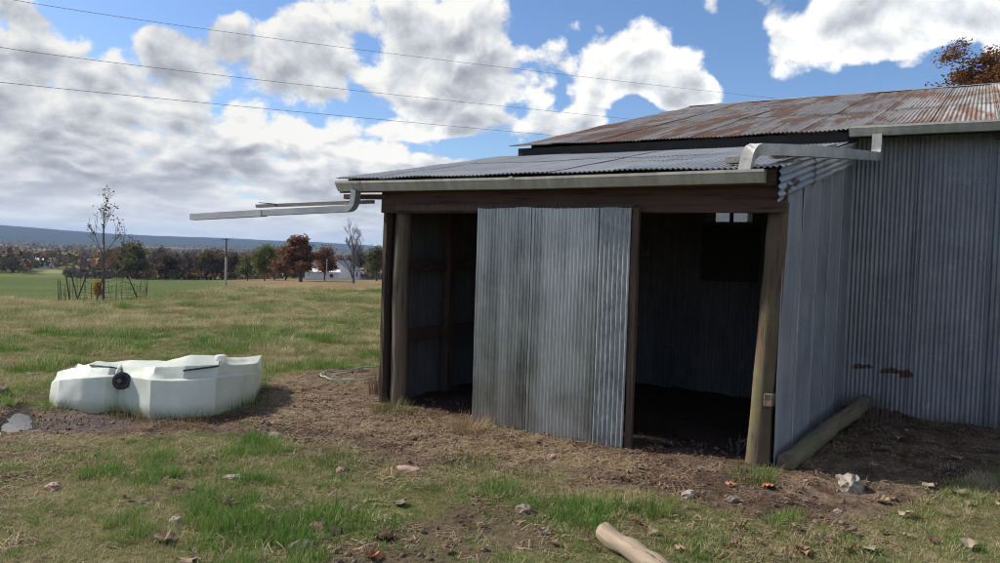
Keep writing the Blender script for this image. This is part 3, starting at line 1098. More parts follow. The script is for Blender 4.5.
    mb = MB(); mb.bar((3.93, 1.6, ZL(1.6) + .035), (3.80, -.05, ZL(-.05) + .05), .12, .03, jit=.003); print('B1', b1, ZL(b1.y), a1, c1)
    mb.build('support_board', M['oldboard'], B)
    # small block on the right post
    k = onw(770, 400, -.03)
    mb = MB(); mb.box((k.x - .035, -.08, k.z - .055), (k.x + .03, .03, k.z + .055), .006)
    mb.build('latch_block', M['latch'], B, bevel=.006)
    return B


def patch_rust(name, base, boxes):
    """like base, with rust blooming at set places of the sheet (u/w range, z range)"""
    m = M[base].copy(); m.name = name
    t = NT(m.node_tree)
    b = m.node_tree.nodes['Principled BSDF']
    src = b.inputs['Base Color'].links[0].from_socket
    co = objco(t)
    nz = t.v('MULTIPLY', t.v('SUBTRACT', t.noise(co, 9, 5, .65, col=True), (.5, .5, .5)), (.16, .16, .12))
    p = t.v('ADD', co, nz)
    f = None
    for c0, half in boxes:
        q = t.v('MULTIPLY', t.v('SUBTRACT', p, c0), tuple(1 / h for h in half))
        g = t.map(t.v('LENGTH', q), 1.0, 0.75, 0, 1, smooth=True)
        f = g if f is None else t.m('MAXIMUM', f, g)
    rc = t.mix(t.noise(co, 30, 4, .7), (.12, .05, .03), (.05, .022, .017))
    t.put(b.inputs['Base Color'], t.mix(f, src, rc))
    ms = b.inputs['Metallic']
    t.put(ms, t.m('MULTIPLY', t.m('SUBTRACT', 1.0, f), float(ms.default_value)))
    return m


_ra = onw(862, 367, BW_); _rb = onw(890, 371, BW_); _rc = onw(905, 374, BW_)
M['wall_patch'] = patch_rust('wall_metal_patch', 'wall', [((_ra.x, BW_, _ra.z), (.12, 1, .035)), ((_rb.x, BW_, _rb.z), (.12, 1, .04)), ((_rc.x, BW_, _rc.z), (.07, 1, .05)), ((_ra.x + .1, BW_, .0), (.5, 1, .07))])
_rf = onw(785, 187, -.02)
M['flash_rust'] = patch_rust('flashing_metal_rust', 'flash', [((3.89, .18, ZL(.18) - .17), (.5, .17, .045)), ((3.89, -.02, ZL(0) - .20), (.5, .1, .03))])
barn = build_barn()


# ------------------------------------------------------------------ collapsed water tank
def build_tank():
    # footprint on the yard (traced at ground level), then rings going up; the top has slumped in
    base_px = [(50, 404), (58, 409), (82, 412), (104, 413), (118, 411), (150, 418), (180, 419), (215, 415), (240, 407), (253, 402)]
    front = [ground_at(x, y) for x, y in base_px]
    c0 = sum(front, Vector()) / len(front)
    c0.z = 0
    ax = (front[-1] - front[0]); ax.z = 0; ax.normalize()
    back_dir = Vector((-ax.y, ax.x, 0))
    # top silhouette of the front face and of the back edge (photo rows)
    mid_px = [(44, 383), (58, 381), (84, 378), (104, 378), (118, 376), (150, 381), (180, 381), (215, 378), (240, 376), (251, 374)]
    top_px = [(52, 372), (62, 370), (88, 364), (104, 369), (118, 367), (150, 368), (180, 366), (215, 365), (240, 365), (249, 364)]
    depth_top = [.16, .18, .20, .14, .10, .14, .15, .14, .12, .10]
    n = len(front)

    def lift(p, px, setback):
        """point straight above/behind p that falls on the photo row"""
        q = p + back_dir * setback
        d = ray(*px)
        t = hypot(q.x, q.y) / hypot(d.x, d.y)
        return Vector((q.x, q.y, EYE + d.z * t))
    r0 = [p + Vector((0, 0, -.04)) for p in front]
    r0b = [p + back_dir * -.012 + Vector((0, 0, .07)) for p in front]
    r1 = [lift(p, px, .05 + .02 * sin(i * 2.3)) for i, (p, px) in enumerate(zip(front, mid_px))]
    r1b = [a + Vector((0, 0, .012)) + back_dir * .06 for a in r1]
    r2 = [lift(p, px, .05 + d) for p, px, d in zip(front, top_px, depth_top)]
    r3 = [a + back_dir * .30 + Vector((0, 0, .0 + .05 * mn.noise(a * 2.1))) for a in r2]
    r3[0].z -= .16; r3[1].z -= .10; r3[2].z -= .05; r3[6].z += .05; r3[7].z += .03; r3[2].z += .03; r3[3].z -= .05
    bk = [1.05, 1.12, 1.15, 1.15, 1.15, 1.20, 1.22, 1.18, 1.12, 1.02]
    r4 = [Vector((p.x, p.y, 0)) + back_dir * (bk[i] * .82) + Vector((0, 0, .38 + .05 * mn.noise(p * 3.1))) for i, p in enumerate(front)]
    r4[0].z -= .12; r4[1].z -= .10; r4[2].z -= .05
    r5 = [Vector((p.x, p.y, 0)) + back_dir * (bk[i] * .85) + Vector((0, 0, .16)) for i, p in enumerate(front)]
    r6 = [Vector((p.x, p.y, -.04)) + back_dir * (bk[i] * .8) for i, p in enumerate(front)]
    rings = [r0, r0b, r1, r1b, r2, r3, r4, r5, r6]
    # subdivide along the length
    K = 5
    fine = []
    for rg in rings:
        row = []
        for i in range(n - 1):
            for k in range(K):
                f = k / K; f = f * f * (3 - 2 * f) * .35 + f * .65
                row.append(rg[i].lerp(rg[i + 1], f))
        row.append(rg[-1])
        fine.append(row)
    rows = []
    KR = [3, 5, 2, 3, 3, 5, 2, 2]
    for j in range(len(fine) - 1):
        for k in range(KR[j]):
            rows.append([a.lerp(b, k / KR[j]) for a, b in zip(fine[j], fine[j + 1])])
    rows.append(fine[-1])
    m = len(rows[0])
    mb = MB(); vs = []
    for j, row in enumerate(rows):
        for i, p in enumerate(row):
            w = min(1, j / 6) * .9 + .1
            dn = mn.noise(p * 3.2) * .028 + abs(mn.noise(p * 5.5 + Vector((3, 1, 0)))) * .026 + mn.noise(p * 13) * .006
            q = p + (back_dir * -dn + Vector((0, 0, dn * .5))) * w
            # pinch in the middle where the tank folded
            q = q - c0
            vs.append(q)
    fs = [(j * m + i, j * m + i + 1, (j + 1) * m + i + 1, (j + 1) * m + i) for j in range(len(rows) - 1) for i in range(m - 1)]
    R = len(rows)
    # end caps
    for i in (0, m - 1):
        loop = [j * m + i for j in range(R)]
        cen = sum((Vector(vs[k]) for k in loop), Vector()) / R
        cen += ax * (.05 if i else -.03)
        vs.append(cen); ci = len(vs) - 1
        for a, b in zip(loop, loop[1:] + loop[:1]):
            fs.append((a, b, ci) if i else (b, a, ci))
    mb.add(vs, fs)
    T = empty('water_tank', c0)
    tag(T, 'collapsed translucent white plastic water tank lying in the grass', 'water tank')
    mt, t, b = newmat('milky_plastic')
    co = objco(t)
    n1 = t.noise(co, 3.5, 5, .6)
    col = t.mix(t.map(n1, .35, .65), (.76, .79, .72), (.90, .91, .87))
    dirt = t.map(t.noise(co, 11, 6, .7), .62, .74, 0, .55)
    col = t.mix(dirt, col, (.36, .36, .27))
    scf = t.map(t.noise(t.scale(co, (6, 6, 22)), 1.0, 4, .7, 1.0), .66, .70, 0, .5)
    col = t.mix(scf, col, (.20, .20, .16))
    sp_ = t.n('SeparateXYZ'); t.L(co, sp_.inputs[0])
    col = t.mix(t.map(sp_.outputs[2], .02, .14, .55, 0), col, (.42, .44, .30))
    t.put(b.inputs['Base Color'], col)
    b.inputs['Roughness'].default_value = .38
    b.inputs['Subsurface Weight'].default_value = .0
    tr = t.n('BsdfTranslucent'); t.put(tr.inputs[0], t.mix(.5, col, (.75, .85, .72)))
    mx = t.n('MixShader'); mx.inputs[0].default_value = .45
    t.L(b.outputs[0], mx.inputs[1]); t.L(tr.outputs[0], mx.inputs[2]); t.L(mx.outputs[0], mt.node_tree.nodes['Material Output'].inputs[0])
    t.put(b.inputs['Normal'], t.bump(t.noise(co, 7, 4, .6), .25, .02))
    body = mb.build('body', mt, T, smooth=True)
    body.data.set_sharp_from_angle(angle=radians(26))
    mod = body.modifiers.new('thick', 'SOLIDIFY'); mod.thickness = .006; mod.offset = -1
    # raised moulded seam between the two halves
    ridge = []
    fp = front[4]
    for (x, y, s) in ((113, 408, .0), (113, 396, .02), (113, 384, .04), (113, 372, .09), (114, 366, .20)):
        ridge.append(lift(fp + ax * -.03, (x, y), s) - c0 + back_dir * -.012)
    mb = MB(); mb.tube(ridge, .018, 8)
    mb.build('seam_rib', mt, T, smooth=True)
    # round black cap with a spout
    cp = lift(fp + ax * .07, (125, 379), .045) - c0 - back_dir * .115 - ax * .02
    mb = MB()
    nrm = (-back_dir + Vector((0, 0, .15))).normalized()
    prof = [(.0, .085), (.028, .085), (.034, .074), (.034, .052), (.018, .046), (.018, .02), (.03, .014)]
    mb.tube([cp + nrm * (a - .01) for a, _ in prof], [r for _, r in prof], 24)
    cap = mb.build('cap', M['rubber'], T, smooth=False)
    mb = MB(); mb.tube([cp + nrm * .012 + ax * .07, cp + nrm * .012 + ax * .115], .013, 8)
    mb.build('spout', M['rubber'], cap)
    mb = MB(); mb.tube([cp + nrm * .022 + ax * -.018, cp + nrm * .030 + ax * -.018], .022, 12)
    mb.build('disc', M['greystone'], cap)
    # dark strap lying over the top
    pts = []
    for (x, y, s, i) in ((94, 366, .22, 2), (104, 368.5, .19, 3), (114, 371, .14, 4), (130, 373, .12, 4)):
        pts.append(lift(front[i], (x, y), s) - c0 + Vector((0, 0, .012)))
    mb = MB(); mb.tube(pts, .009, 6); mb.build('strap', M['rubber'], T)
    pts = []
    for (x, y, s, i) in ((165, 372.5, .13, 6), (190, 368, .17, 7), (214, 362.5, .23, 7)):
        pts.append(lift(front[i], (x, y), s) - c0 + Vector((0, 0, .012)))
    mb = MB(); mb.tube(pts, .009, 6); mb.build('strap', M['rubber'], T)
    # second small opening on top
    q = lift(front[7], (196, 361), .34) - c0
    mb = MB(); mb.tube([q + Vector((0, 0, -.03)), q + Vector((0, 0, .05)), q + Vector((0, 0, .055))], [.06, .055, .045], 16)
    mb.build('neck', mt, T, smooth=True)
    return T, [p for p in front] + [Vector((p.x, p.y, 0)) + back_dir * 1.1 for p in reversed(front)]


tank, TANKPOLY = build_tank()
TANKPOLY = [tuple(p[:2]) for p in TANKPOLY]


# ------------------------------------------------------------------ logs, stones, hose
def build_log(name, mat, p0, p1, r0, r1, label, seed, n=14, cut=0.0):
    d = (p1 - p0); L = d.length
    o = empty(name) if False else None
    mb = MB()
    pts = []; rad = []
    for i in range(n + 1):
        f = i / n
        p = Vector((L * f, .02 * mn.noise((f * 3, seed, 0)), .015 * mn.noise((f * 3, seed, 4))))
        pts.append(p); rad.append((r0 + (r1 - r0) * f) * (1 + .06 * mn.noise((f * 6, seed, 8))))
    mb.tube(pts, rad, 18, wob=.22, wsc=7)
    ob = mb.build(name, mat, smooth=True)
    ob.location = p0
    ob.rotation_euler = d.to_track_quat('X', 'Z').to_euler()
    # flat sawn ends
    me = ob.data
    for p in me.polygons:
        if len(p.vertices) > 4: p.use_smooth = False
    tag(ob, label, 'log')
    return ob


g0 = ground_at(786, 470); g1 = ground_at(864, 408)
build_log('fallen_log', M['log'], Vector((g0.x, g0.y, ground_z(g0.x, g0.y) + .05)), Vector((g1.x - .10, g1.y - .25, .12)), .078, .08, 'mossy greenish log lying along the foot of the barn wall', 2.2)
g0 = ground_at(604, 541); g1 = ground_at(668, 585)
lg = build_log('cut_log', M['pale_log'], Vector((g0.x, g0.y, .055)), Vector((g1.x, g1.y, .05)), .056, .056, 'bleached bare cut log in the foreground grass', 6.1)


def stone(px, size, mat, label, name='stone', squash=.6, seed=0, cat='stone', sharp=.4):
    p = ground_at(*px)
    bm = bmesh.new()
    bmesh.ops.create_icosphere(bm, subdivisions=3, radius=1)
    for v in bm.verts:
        c = v.co.normalized()
        k = 1 + sharp * mn.noise(c * 1.6 + Vector((seed, 0, 0))) + sharp * .6 * mn.noise(c * 4.2 + Vector((0, seed, 0))) + .12 * mn.noise(c * 9 + Vector((0, seed, 3)))
        v.co = Vector((c.x * size[0], c.y * size[1], c.z * size[2])) * k * .9
    me = bpy.data.meshes.new(name); bm.to_mesh(me); bm.free()
    o = link(name, me, mat, smooth=False)
    o.location = (p.x, p.y, ground_z(p.x, p.y) + size[2] * .22)
    o.rotation_euler = (0, 0, seed)
    tag(o, label, cat)
    return o


stone((850, 488), (.135, .085, .085), M['stone'], 'large rough pale limestone rock below the mossy log', 'rock', seed=1.3, sharp=.55)
stone((53, 489), (.065, .05, .04), M['pinkstone'], 'pinkish brown stone alone in the left foreground grass', seed=2.1)
stone((234, 478), (.075, .05, .022), M['stone'], 'flat white stone in green grass in front of the tank', seed=3.4)
stone((688, 496), (.085, .05, .03), M['stone'], 'flat pale stone at the grass edge before the right opening', seed=4.2)
stone((525, 511), (.075, .055, .04), M['greystone'], 'dark grey brown stone in the grass below the door', seed=5.7)
stone((552, 458), (.05, .04, .03), M['pinkstone'], 'small tan stone on straw just below the sliding door', seed=6.1)
stone((341, 471), (.05, .04, .025), M['pinkstone'], 'small pinkish stone beside the dark green clump', seed=7.9)
stone((176, 523), (.05, .04, .03), M['stone'], 'small pale stone low in the left foreground', seed=8.4)
stone((733, 500), (.05, .045, .035), M['greystone'], 'round dark grey stone near the leaning brown post', seed=9.9)
stone((300, 547), (.10, .06, .04), M['greystone'], 'broad dull grey stone half sunk at the bottom edge', seed=10.6)
stone((838, 510), (.035, .03, .02), M['stone'], 'tiny pale stone on bare soil below the limestone rock', seed=11.2)
stone((33, 375), (.11, .06, .03), M['greystone'], 'dark clod lying in the grass beyond the tank', 'clod', seed=12.4, cat='clod')
stone((3, 396), (.09, .07, .08), M['greystone'], 'dark lump at the left picture edge behind the puddle', 'clod', seed=13.4, cat='clod')
stone((275, 438), (.12, .07, .03), M['greystone'], 'dark turned clod on bare soil right of the tank', 'clod', seed=14.4, cat='clod')
stone((410, 471), (.13, .07, .03), M['pinkstone'], 'flat reddish clod at the grass edge below the left opening', 'clod', seed=15.1, cat='clod')

hp = [ground_at(x, y) for x, y in ((388, 381), (372, 382.5), (350, 383), (332, 382), (322, 380), (321, 377), (328, 375), (345, 373), (362, 371), (386, 368))]
mb = MB()
fine = []
for i in range(len(hp) - 1):
    a = hp[max(i - 1, 0)]; b = hp[i]; c = hp[i + 1]; d = hp[min(i + 2, len(hp) - 1)]
    for k in range(6):
        f = k / 6
        q = .5 * ((2 * b) + (c - a) * f + (2 * a - 5 * b + 4 * c - d) * f * f + (3 * b - a - 3 * c + d) * f ** 3)
        fine.append(Vector((q.x, q.y, ground_z(q.x, q.y) + .035 + .02 * mn.noise(q * 3))))
mb.tube(fine, .0075, 8)
tag(mb.build('garden_hose', M['hose'], smooth=True), 'pale green hose looping out beside the left wall', 'hose')


# ------------------------------------------------------------------ trees
def grow(seed, height, spread, r0, levels=4, upright=.6, first=.35, nb=(3, 5), leafy=True, sides=6, droop=0.0, whip=2, trunk_wob=.06):
    """returns (branch MB, tip points)"""
    R = random.Random(seed)
    mb = MB(); tips = []

    def branch(p, d, L, r, lev):
        n = 5 if lev < 2 else 3
        pts = [p.copy()]; rad = [r]
        q = p.copy(); dd = d.normalized()
        for i in range(n):
            dd = (dd + Vector((R.uniform(-1, 1), R.uniform(-1, 1), R.uniform(-.5, .7))) * (trunk_wob if lev == 0 else .17) + Vector((0, 0, upright * .08 - droop * .1 * (lev > 1)))).normalized()
            q = q + dd * (L / n)
            pts.append(q.copy()); rad.append(max(r * (1 - .62 * (i + 1) / n), .006 if height < 6 else .014))
        mb.tube(pts, rad, sides if lev < 2 else 3, cap=False)
        if lev >= levels:
            tips.extend([pts[-1], pts[-2], (pts[-1] + pts[-2]) / 2])
            return
        kids = R.randint(*nb) + (1 if lev == 0 else 0)
        for k in range(kids):
            f = first + (1 - first) * (k + R.random()) / kids if lev == 0 else .3 + .7 * (k + R.random()) / kids
            f = min(f, .98)
            j = min(int(f * n), n - 1)
            bp = pts[j].lerp(pts[j + 1], f * n - j)
            a = R.uniform(0, 2 * pi)
            base = (pts[j + 1] - pts[j]).normalized()
            side = Vector((cos(a), sin(a), R.uniform(-.1, .5)))
            nd = (base * (.55 if lev == 0 else .75) * (upright + .4) + side * spread).normalized()
            branch(bp, nd, L * R.uniform(.45, .68) * (1.0 - .35 * f if lev == 0 else 1), rad[j] * .58, lev + 1)
        if lev:
            tips.append(pts[-1])
        else:
            branch(pts[-1], dd, L * .45, rad[-1], 1)
    branch(Vector((0, 0, -.15)), Vector((0, 0, 1)), height * .62, r0, 0)
    return mb, tips


def leaves(tips, per, size, scatter, seed, keep=1.0, flat=.5):
    R = random.Random(seed)
    mb = MB()
    for p in tips:
        if R.random() > keep: continue
        for k in range(per):
            c = p + Vector((R.gauss(0, 1), R.gauss(0, 1), R.gauss(0, .8))) * scatter
            a = Vector((R.uniform(-1, 1), R.uniform(-1, 1), R.uniform(-1, 1) * flat)).normalized()
            b = a.cross(Vector((R.uniform(-1, 1), R.uniform(-1, 1), R.uniform(-1, 1)))).normalized()
            s = size * R.uniform(.6, 1.3)
            mb.add([c - a * s, c + b * s * .55, c + a * s, c - b * s * .55], [(0, 1, 2, 3)])
    return mb


L_RUST = leaf_mat('rust_leaves', [(.20, .085, .035), (.13, .06, .03), (.25, .13, .06)])
L_BROWN = leaf_mat('brown_leaves', [(.13, .085, .05), (.085, .055, .04), (.17, .12, .07)])
L_OLIVE = leaf_mat('olive_leaves', [(.11, .115, .035), (.075, .085, .03), (.16, .14, .05)])
L_GREEN = leaf_mat('yellowgreen_leaves', [(.14, .15, .035), (.10, .115, .03), (.20, .17, .05)])
L_GREY = leaf_mat('greybrown_twigs', [(.10, .085, .075), (.07, .06, .055), (.13, .11, .09)])
L_YEL = leaf_mat('yellow_leaves', [(.38, .24, .04), (.28, .18, .04), (.45, .30, .06)])


def place_tree(name, trunk_me, crown_me, crown_mat, pos, scale, rz, label, group=None, cat='tree', bark=None):
    T = empty(name, pos, rz)
    T.scale = scale
    tag(T, label, cat, group)
    a = bpy.data.objects.new('trunk', trunk_me); C.objects.link(a); a.parent = T
    if not trunk_me.materials: trunk_me.materials.append(bark or M['bark'])
    if crown_me is not None:
        b = bpy.data.objects.new('crown', crown_me); C.objects.link(b); b.parent = T
        if not crown_me.materials: crown_me.materials.append(crown_mat)
        if crown_me.materials[0] is not crown_mat:
            b.material_slots[0].link = 'OBJECT'; b.material_slots[0].material = crown_mat
    return T


# the oak behind the barn roof
mb, tips = grow(41, 9.6, 1.05, .30, 4, upright=.55, first=.22, nb=(4, 6))
cr_ = leaves(tips, 44, .058, .16, 5, keep=.95)
d = ray(985, 260); l = hypot(d.x, d.y); D = 27.0
ox, oy = d.x / l * D, d.y / l * D
place_tree('oak_tree', mb.mesh('oak_trunk'), cr_.mesh('oak_crown'), L_RUST, (ox, oy, ground_z(ox, oy)), (.84, .84, .80), .4, 'russet-leaved oak rising behind the right end of the barn roof')

# sapling inside its wire guard
sp = far_at(104, 27.5)
mb, tips = grow(12, 3.5, .62, .045, 3, upright=.9, first=.50, nb=(3, 4), sides=7, trunk_wob=.035)
cr_ = leaves(tips, 3, .045, .06, 8, keep=.3)
place_tree('sapling_tree', mb.mesh('sapling_trunk'), cr_.mesh('sapling_crown'), L_BROWN, sp, (1, 1, 1), 1.9, 'slender nearly bare sapling standing inside a wire guard', bark=M['greybark'])
G = empty('tree_guard', sp)
tag(G, 'sagging wire mesh guard on leaning stakes around the sapling', 'tree guard')
dv = Vector((sp.x, sp.y, 0)).normalized(); sd = Vector((dv.y, -dv.x, 0))


def gp(px, py, off=0.0):
    p = ground_at(px, py)
    dd = ray(px, py); t = (27.5 + off) / hypot(dd.x, dd.y)
    return Vector((dd.x * t, dd.y * t, EYE + dd.z * t)) - sp


for (x0, y0, x1, y1, off) in ((75, 299, 86, 277, -.9), (95, 299, 103, 278, -1.2), (140, 298, 128, 276, -.3), (70, 297, 66, 275, .6), (78, 297, 71, 273, 1.0)):
    mb = MB(); a = gp(x0, y0, off); a.z = -.6 if False else min(a.z, 0.0) - .05
    mb.bar(a, gp(x1, y1, off), .035, .035)
    mb.build('stake', M['wire'], G)
mb = MB()
import itertools
NW = 44
ringp = []
for i in range(NW):
    a = 2 * pi * i / NW
    ringp.append((1.25 * cos(a), .95 * sin(a)))
for i, (cx, cy) in enumerate(ringp):
    p = sd * cx + dv * cy
    zt = .62 + .14 * sin(i * .9) + .06 * mn.noise((i * .4, 2, 1))
    lean = sd * (.05 * sin(i * 1.7))
    mb.tube([p + Vector((0, 0, -.05)), p + lean + Vector((0, 0, zt))], .006, 3, cap=False)
for zf in (.08, .25, .42, .6):
    pts = []
    for i in range(NW + 1):
        cx, cy = ringp[i % NW]
        pts.append(sd * cx + dv * cy + Vector((0, 0, zf * (1 + .12 * sin(i * .9)))))
    mb.tube(pts, .005, 3, cap=False)
mb.build('wire_mesh', M['wire'], G)
# yellow shrub seen just beyond it
yp = far_at(98, 33)
yp.z = ground_z(yp.x, yp.y)
mb, tips = grow(77, .75, .7, .02, 2, upright=.8, first=.1, nb=(4, 6))
place_tree('yellow_shrub', mb.mesh('shrub_stem'), leaves(tips, 22, .05, .09, 3).mesh('shrub_crown'), L_YEL, yp, (.55, .55, 1.15), 0, 'small bright yellow shrub just behind the sapling', cat='shrub')

# tree kinds shared by the far hedgerow
kinds = []
for sd_, (h, spr, up, first, per, scat, sz, keep, lev, nb) in enumerate((
        (10, .95, .5, .10, 9, .75, .34, 1.0, 3, (4, 5)),
        (10, .75, .75, .08, 9, .65, .32, 1.0, 3, (4, 5)),
        (10, .85, .65, .10, 4, .6, .26, .75, 3, (4, 6)),
        (10, .6, .9, .08, 2, .5, .22, .5, 3, (5, 6)))):
    mb, tips = grow(100 + sd_, h, spr, .26, lev, upright=up, first=first, nb=nb, sides=5)
    kinds.append((mb.mesh('tree_trunk'), leaves(tips, per, sz, scat, 30 + sd_, keep).mesh('tree_crown')))

# the big rust oak in the pasture, the bare tree and companions: (column, distance, height, kind, leaf, label)
oak = far_at(301, 168)
mb, tips = grow(55, 9.5, 1.1, .42, 4, upright=.55, first=.20, nb=(4, 6), sides=6)
place_tree('oak_tree', mb.mesh('oak_trunk'), leaves(tips, 5, .30, .45, 55, .9).mesh('oak_crown'), L_RUST, oak, (1.05, 1.05, .95), .3, 'broad rust-coloured oak standing alone in the stubble field')
mb, tips = grow(63, 11, .55, .30, 4, upright=.95, first=.12, nb=(4, 6), sides=5)
bt = far_at(354, 150)
place_tree('bare_tree', mb.mesh('bare_trunk'), None, None, bt, (1, 1, 1), 0, 'tall leafless tree between the farmhouse and the barn', bark=M['greybark'])
row = [  # column, distance, scale, kind, material, label
    (325, 176, .72, 0, L_RUST, 'reddish-brown tree in front of the white farmhouse'),
    (377, 190, .80, 1, L_OLIVE, 'olive-green tree just left of the barn corner'),
    (265, 205, .88, 1, L_GREEN, 'yellow-green tree right of the utility pole'),
    (248, 225, .70, 0, L_GREEN, 'small yellow-green tree right beside the utility pole'),
    (207, 262, .88, 1, L_GREEN, 'yellow-green tree left of the utility pole'),
    (137, 255, 1.05, 0, L_OLIVE, 'olive and ochre tree right of the sapling'),
    (128, 262, 1.0, 1, L_OLIVE, 'darker olive tree hard against the sapling guard'),
    (286, 200, .84, 0, L_RUST, 'red-brown tree just left of the broad oak'),
    (275, 225, .88, 2, L_BROWN, 'brown tree between the yellow-green tree and the broad oak'),
]
rr2 = random.Random(21)
for (cx, dist, s, k, lm, lab) in row:
    p = far_at(cx, dist)
    place_tree('field_tree', kinds[k][0], kinds[k][1], lm, p, (s * 1.05, s * 1.05, s), rr2.uniform(0, 6), lab)
ORD = 'first second third fourth fifth sixth seventh eighth ninth tenth eleventh twelfth thirteenth fourteenth fifteenth'.split()
TONE = {L_BROWN: 'brown', L_GREY: 'grey-brown', L_RUST: 'rusty', L_OLIVE: 'olive'}
tally = {}
for i in range(30):
    cx = 110 + i * 6.3 + rr2.uniform(-1.5, 1.5)
    dist = 268 + rr2.uniform(-8, 40) - max(0, cx - 200) * .25
    k = rr2.choice((2, 2, 3, 0, 1)); lm = rr2.choice((L_BROWN, L_GREY, L_GREY, L_BROWN, L_RUST, L_OLIVE))
    s = rr2.uniform(.62, .98)
    tally[lm] = tally.get(lm, 0) + 1
    place_tree('hedgerow_tree', kinds[k][0], kinds[k][1], lm, far_at(cx, dist), (s * 1.1, s * 1.1, s), rr2.uniform(0, 6),
               '%s tree in the far hedgerow, %s of that colour from the left' % (TONE[lm], ORD[tally[lm] - 1]), 'hedgerow trees across the valley')
tally = {}
for i in range(10):
    cx = 312 + i * 9 + rr2.uniform(-3, 3)
    s = rr2.uniform(.7, 1.0)
    k = rr2.choice((0, 1, 2, 2)); lm = rr2.choice((L_BROWN, L_RUST, L_OLIVE, L_GREY))
    tally[lm] = tally.get(lm, 0) + 1
    place_tree('farmyard_tree', kinds[k][0], kinds[k][1], lm, far_at(cx, 245 + rr2.uniform(0, 40)), (s * 1.1, s * 1.1, s), rr2.uniform(0, 6),
               '%s tree crowded behind the farm buildings, %s of that colour from the left' % (TONE[lm], ORD[tally[lm] - 1]), 'trees behind the farmhouse')


# ------------------------------------------------------------------ far woods (one mass)
def build_woods():
    R = np.random.RandomState(4)
    V = []; F_ = []; cols = []
    pal = np.array([(.085, .065, .05), (.11, .08, .05), (.07, .06, .055), (.15, .085, .04), (.075, .08, .035), (.20, .12, .05), (.10, .085, .075)])
    pts = []
    for _ in range(26000):
        az = R.uniform(-44, -2); r = 300 * (10 ** (R.uniform(0, 1.12)))
        x = r * sin(radians(az)); y = r * cos(radians(az))
        pts.append((x, y, r, az))
    P = np.array(pts)
    dn = fbm(P[:, 0], P[:, 1], 1 / 170., 3, 301)
    # pale meadow left of the sapling stays open
    openf = ((P[:, 3] > -31.5) & (P[:, 3] < -28.2) & (P[:, 2] > 330) & (P[:, 2] < 470)) | ((P[:, 2] > 560) & (P[:, 2] < 700) & (P[:, 3] < -31)) | ((P[:, 2] < 360) & (P[:, 3] < -27.5))
    keep = (dn > .49) & ~openf
    P = P[keep][:3000]
    hx = []
    for _ in range(420):
        cx = R.uniform(-29.5, -8.5); rr_ = 262 + R.uniform(-6, 50) - max(0, cx + 21) * 3.5
        hx.append((rr_ * sin(radians(cx)), rr_ * cos(radians(cx)), rr_, cx))
    P = np.vstack([P, np.array(hx)])
    zs = terrain(P[:, 0], P[:, 1])
    base = 0
    for (x, y, r, az), z in zip(P, zs):
        h = R.uniform(6, 11); w = h * R.uniform(.35, .55)
        if r < 320: h = R.uniform(1.2, 3.6); w = h * .7
        n = 34 if r < 900 else 16
        c = pal[R.randint(len(pal))] * R.uniform(1.5, 2.3)
        ctr = R.normal(0, 1, (n, 3)); ctr /= np.linalg.norm(ctr, axis=1)[:, None]
        ctr *= (R.uniform(.2, 1, (n, 1))) ** .5
        ctr = ctr * np.array([w, w, h * .42]) + np.array([x, y, z + h * .55])
        s = w * (.42 if r < 900 else .6)
        a = R.normal(0, 1, (n, 3)); b = R.normal(0, 1, (n, 3))
        a /= np.linalg.norm(a, axis=1)[:, None]; b /= np.linalg.norm(b, axis=1)[:, None]
        q = np.stack([ctr - a * s, ctr + b * s, ctr + a * s], 1).reshape(-1, 3)
        V.append(q); F_.append(np.arange(base, base + 3 * n).reshape(-1, 3)); base += 3 * n
        cols.append(np.repeat(c[None] * R.uniform(.8, 1.2, (n, 1)), 3, 0))
    V = np.vstack(V); F_ = np.vstack(F_); cols = np.vstack(cols)
    me = bpy.data.meshes.new('distant_woods')
    me.from_pydata(V.tolist(), [], F_.tolist())
    ca = me.color_attributes.new('leafcol', 'FLOAT_COLOR', 'POINT')
    ca.data.foreach_set('color', np.hstack([cols, np.ones((len(cols), 1))]).astype(np.float32).ravel())
    mt, t, b = newmat('far_foliage')
    at = t.n('Attribute', attribute_name='leafcol')
    t.put(b.inputs['Base Color'], at.outputs['Color'])
    b.inputs['Roughness'].default_value = .9
    b.inputs['Specular IOR Level'].default_value = .1
    o = link('distant_woods', me, mt)
    o['kind'] = 'stuff'
    o['label'] = 'brown and olive autumn woods filling the valley below the hills'


build_woods()


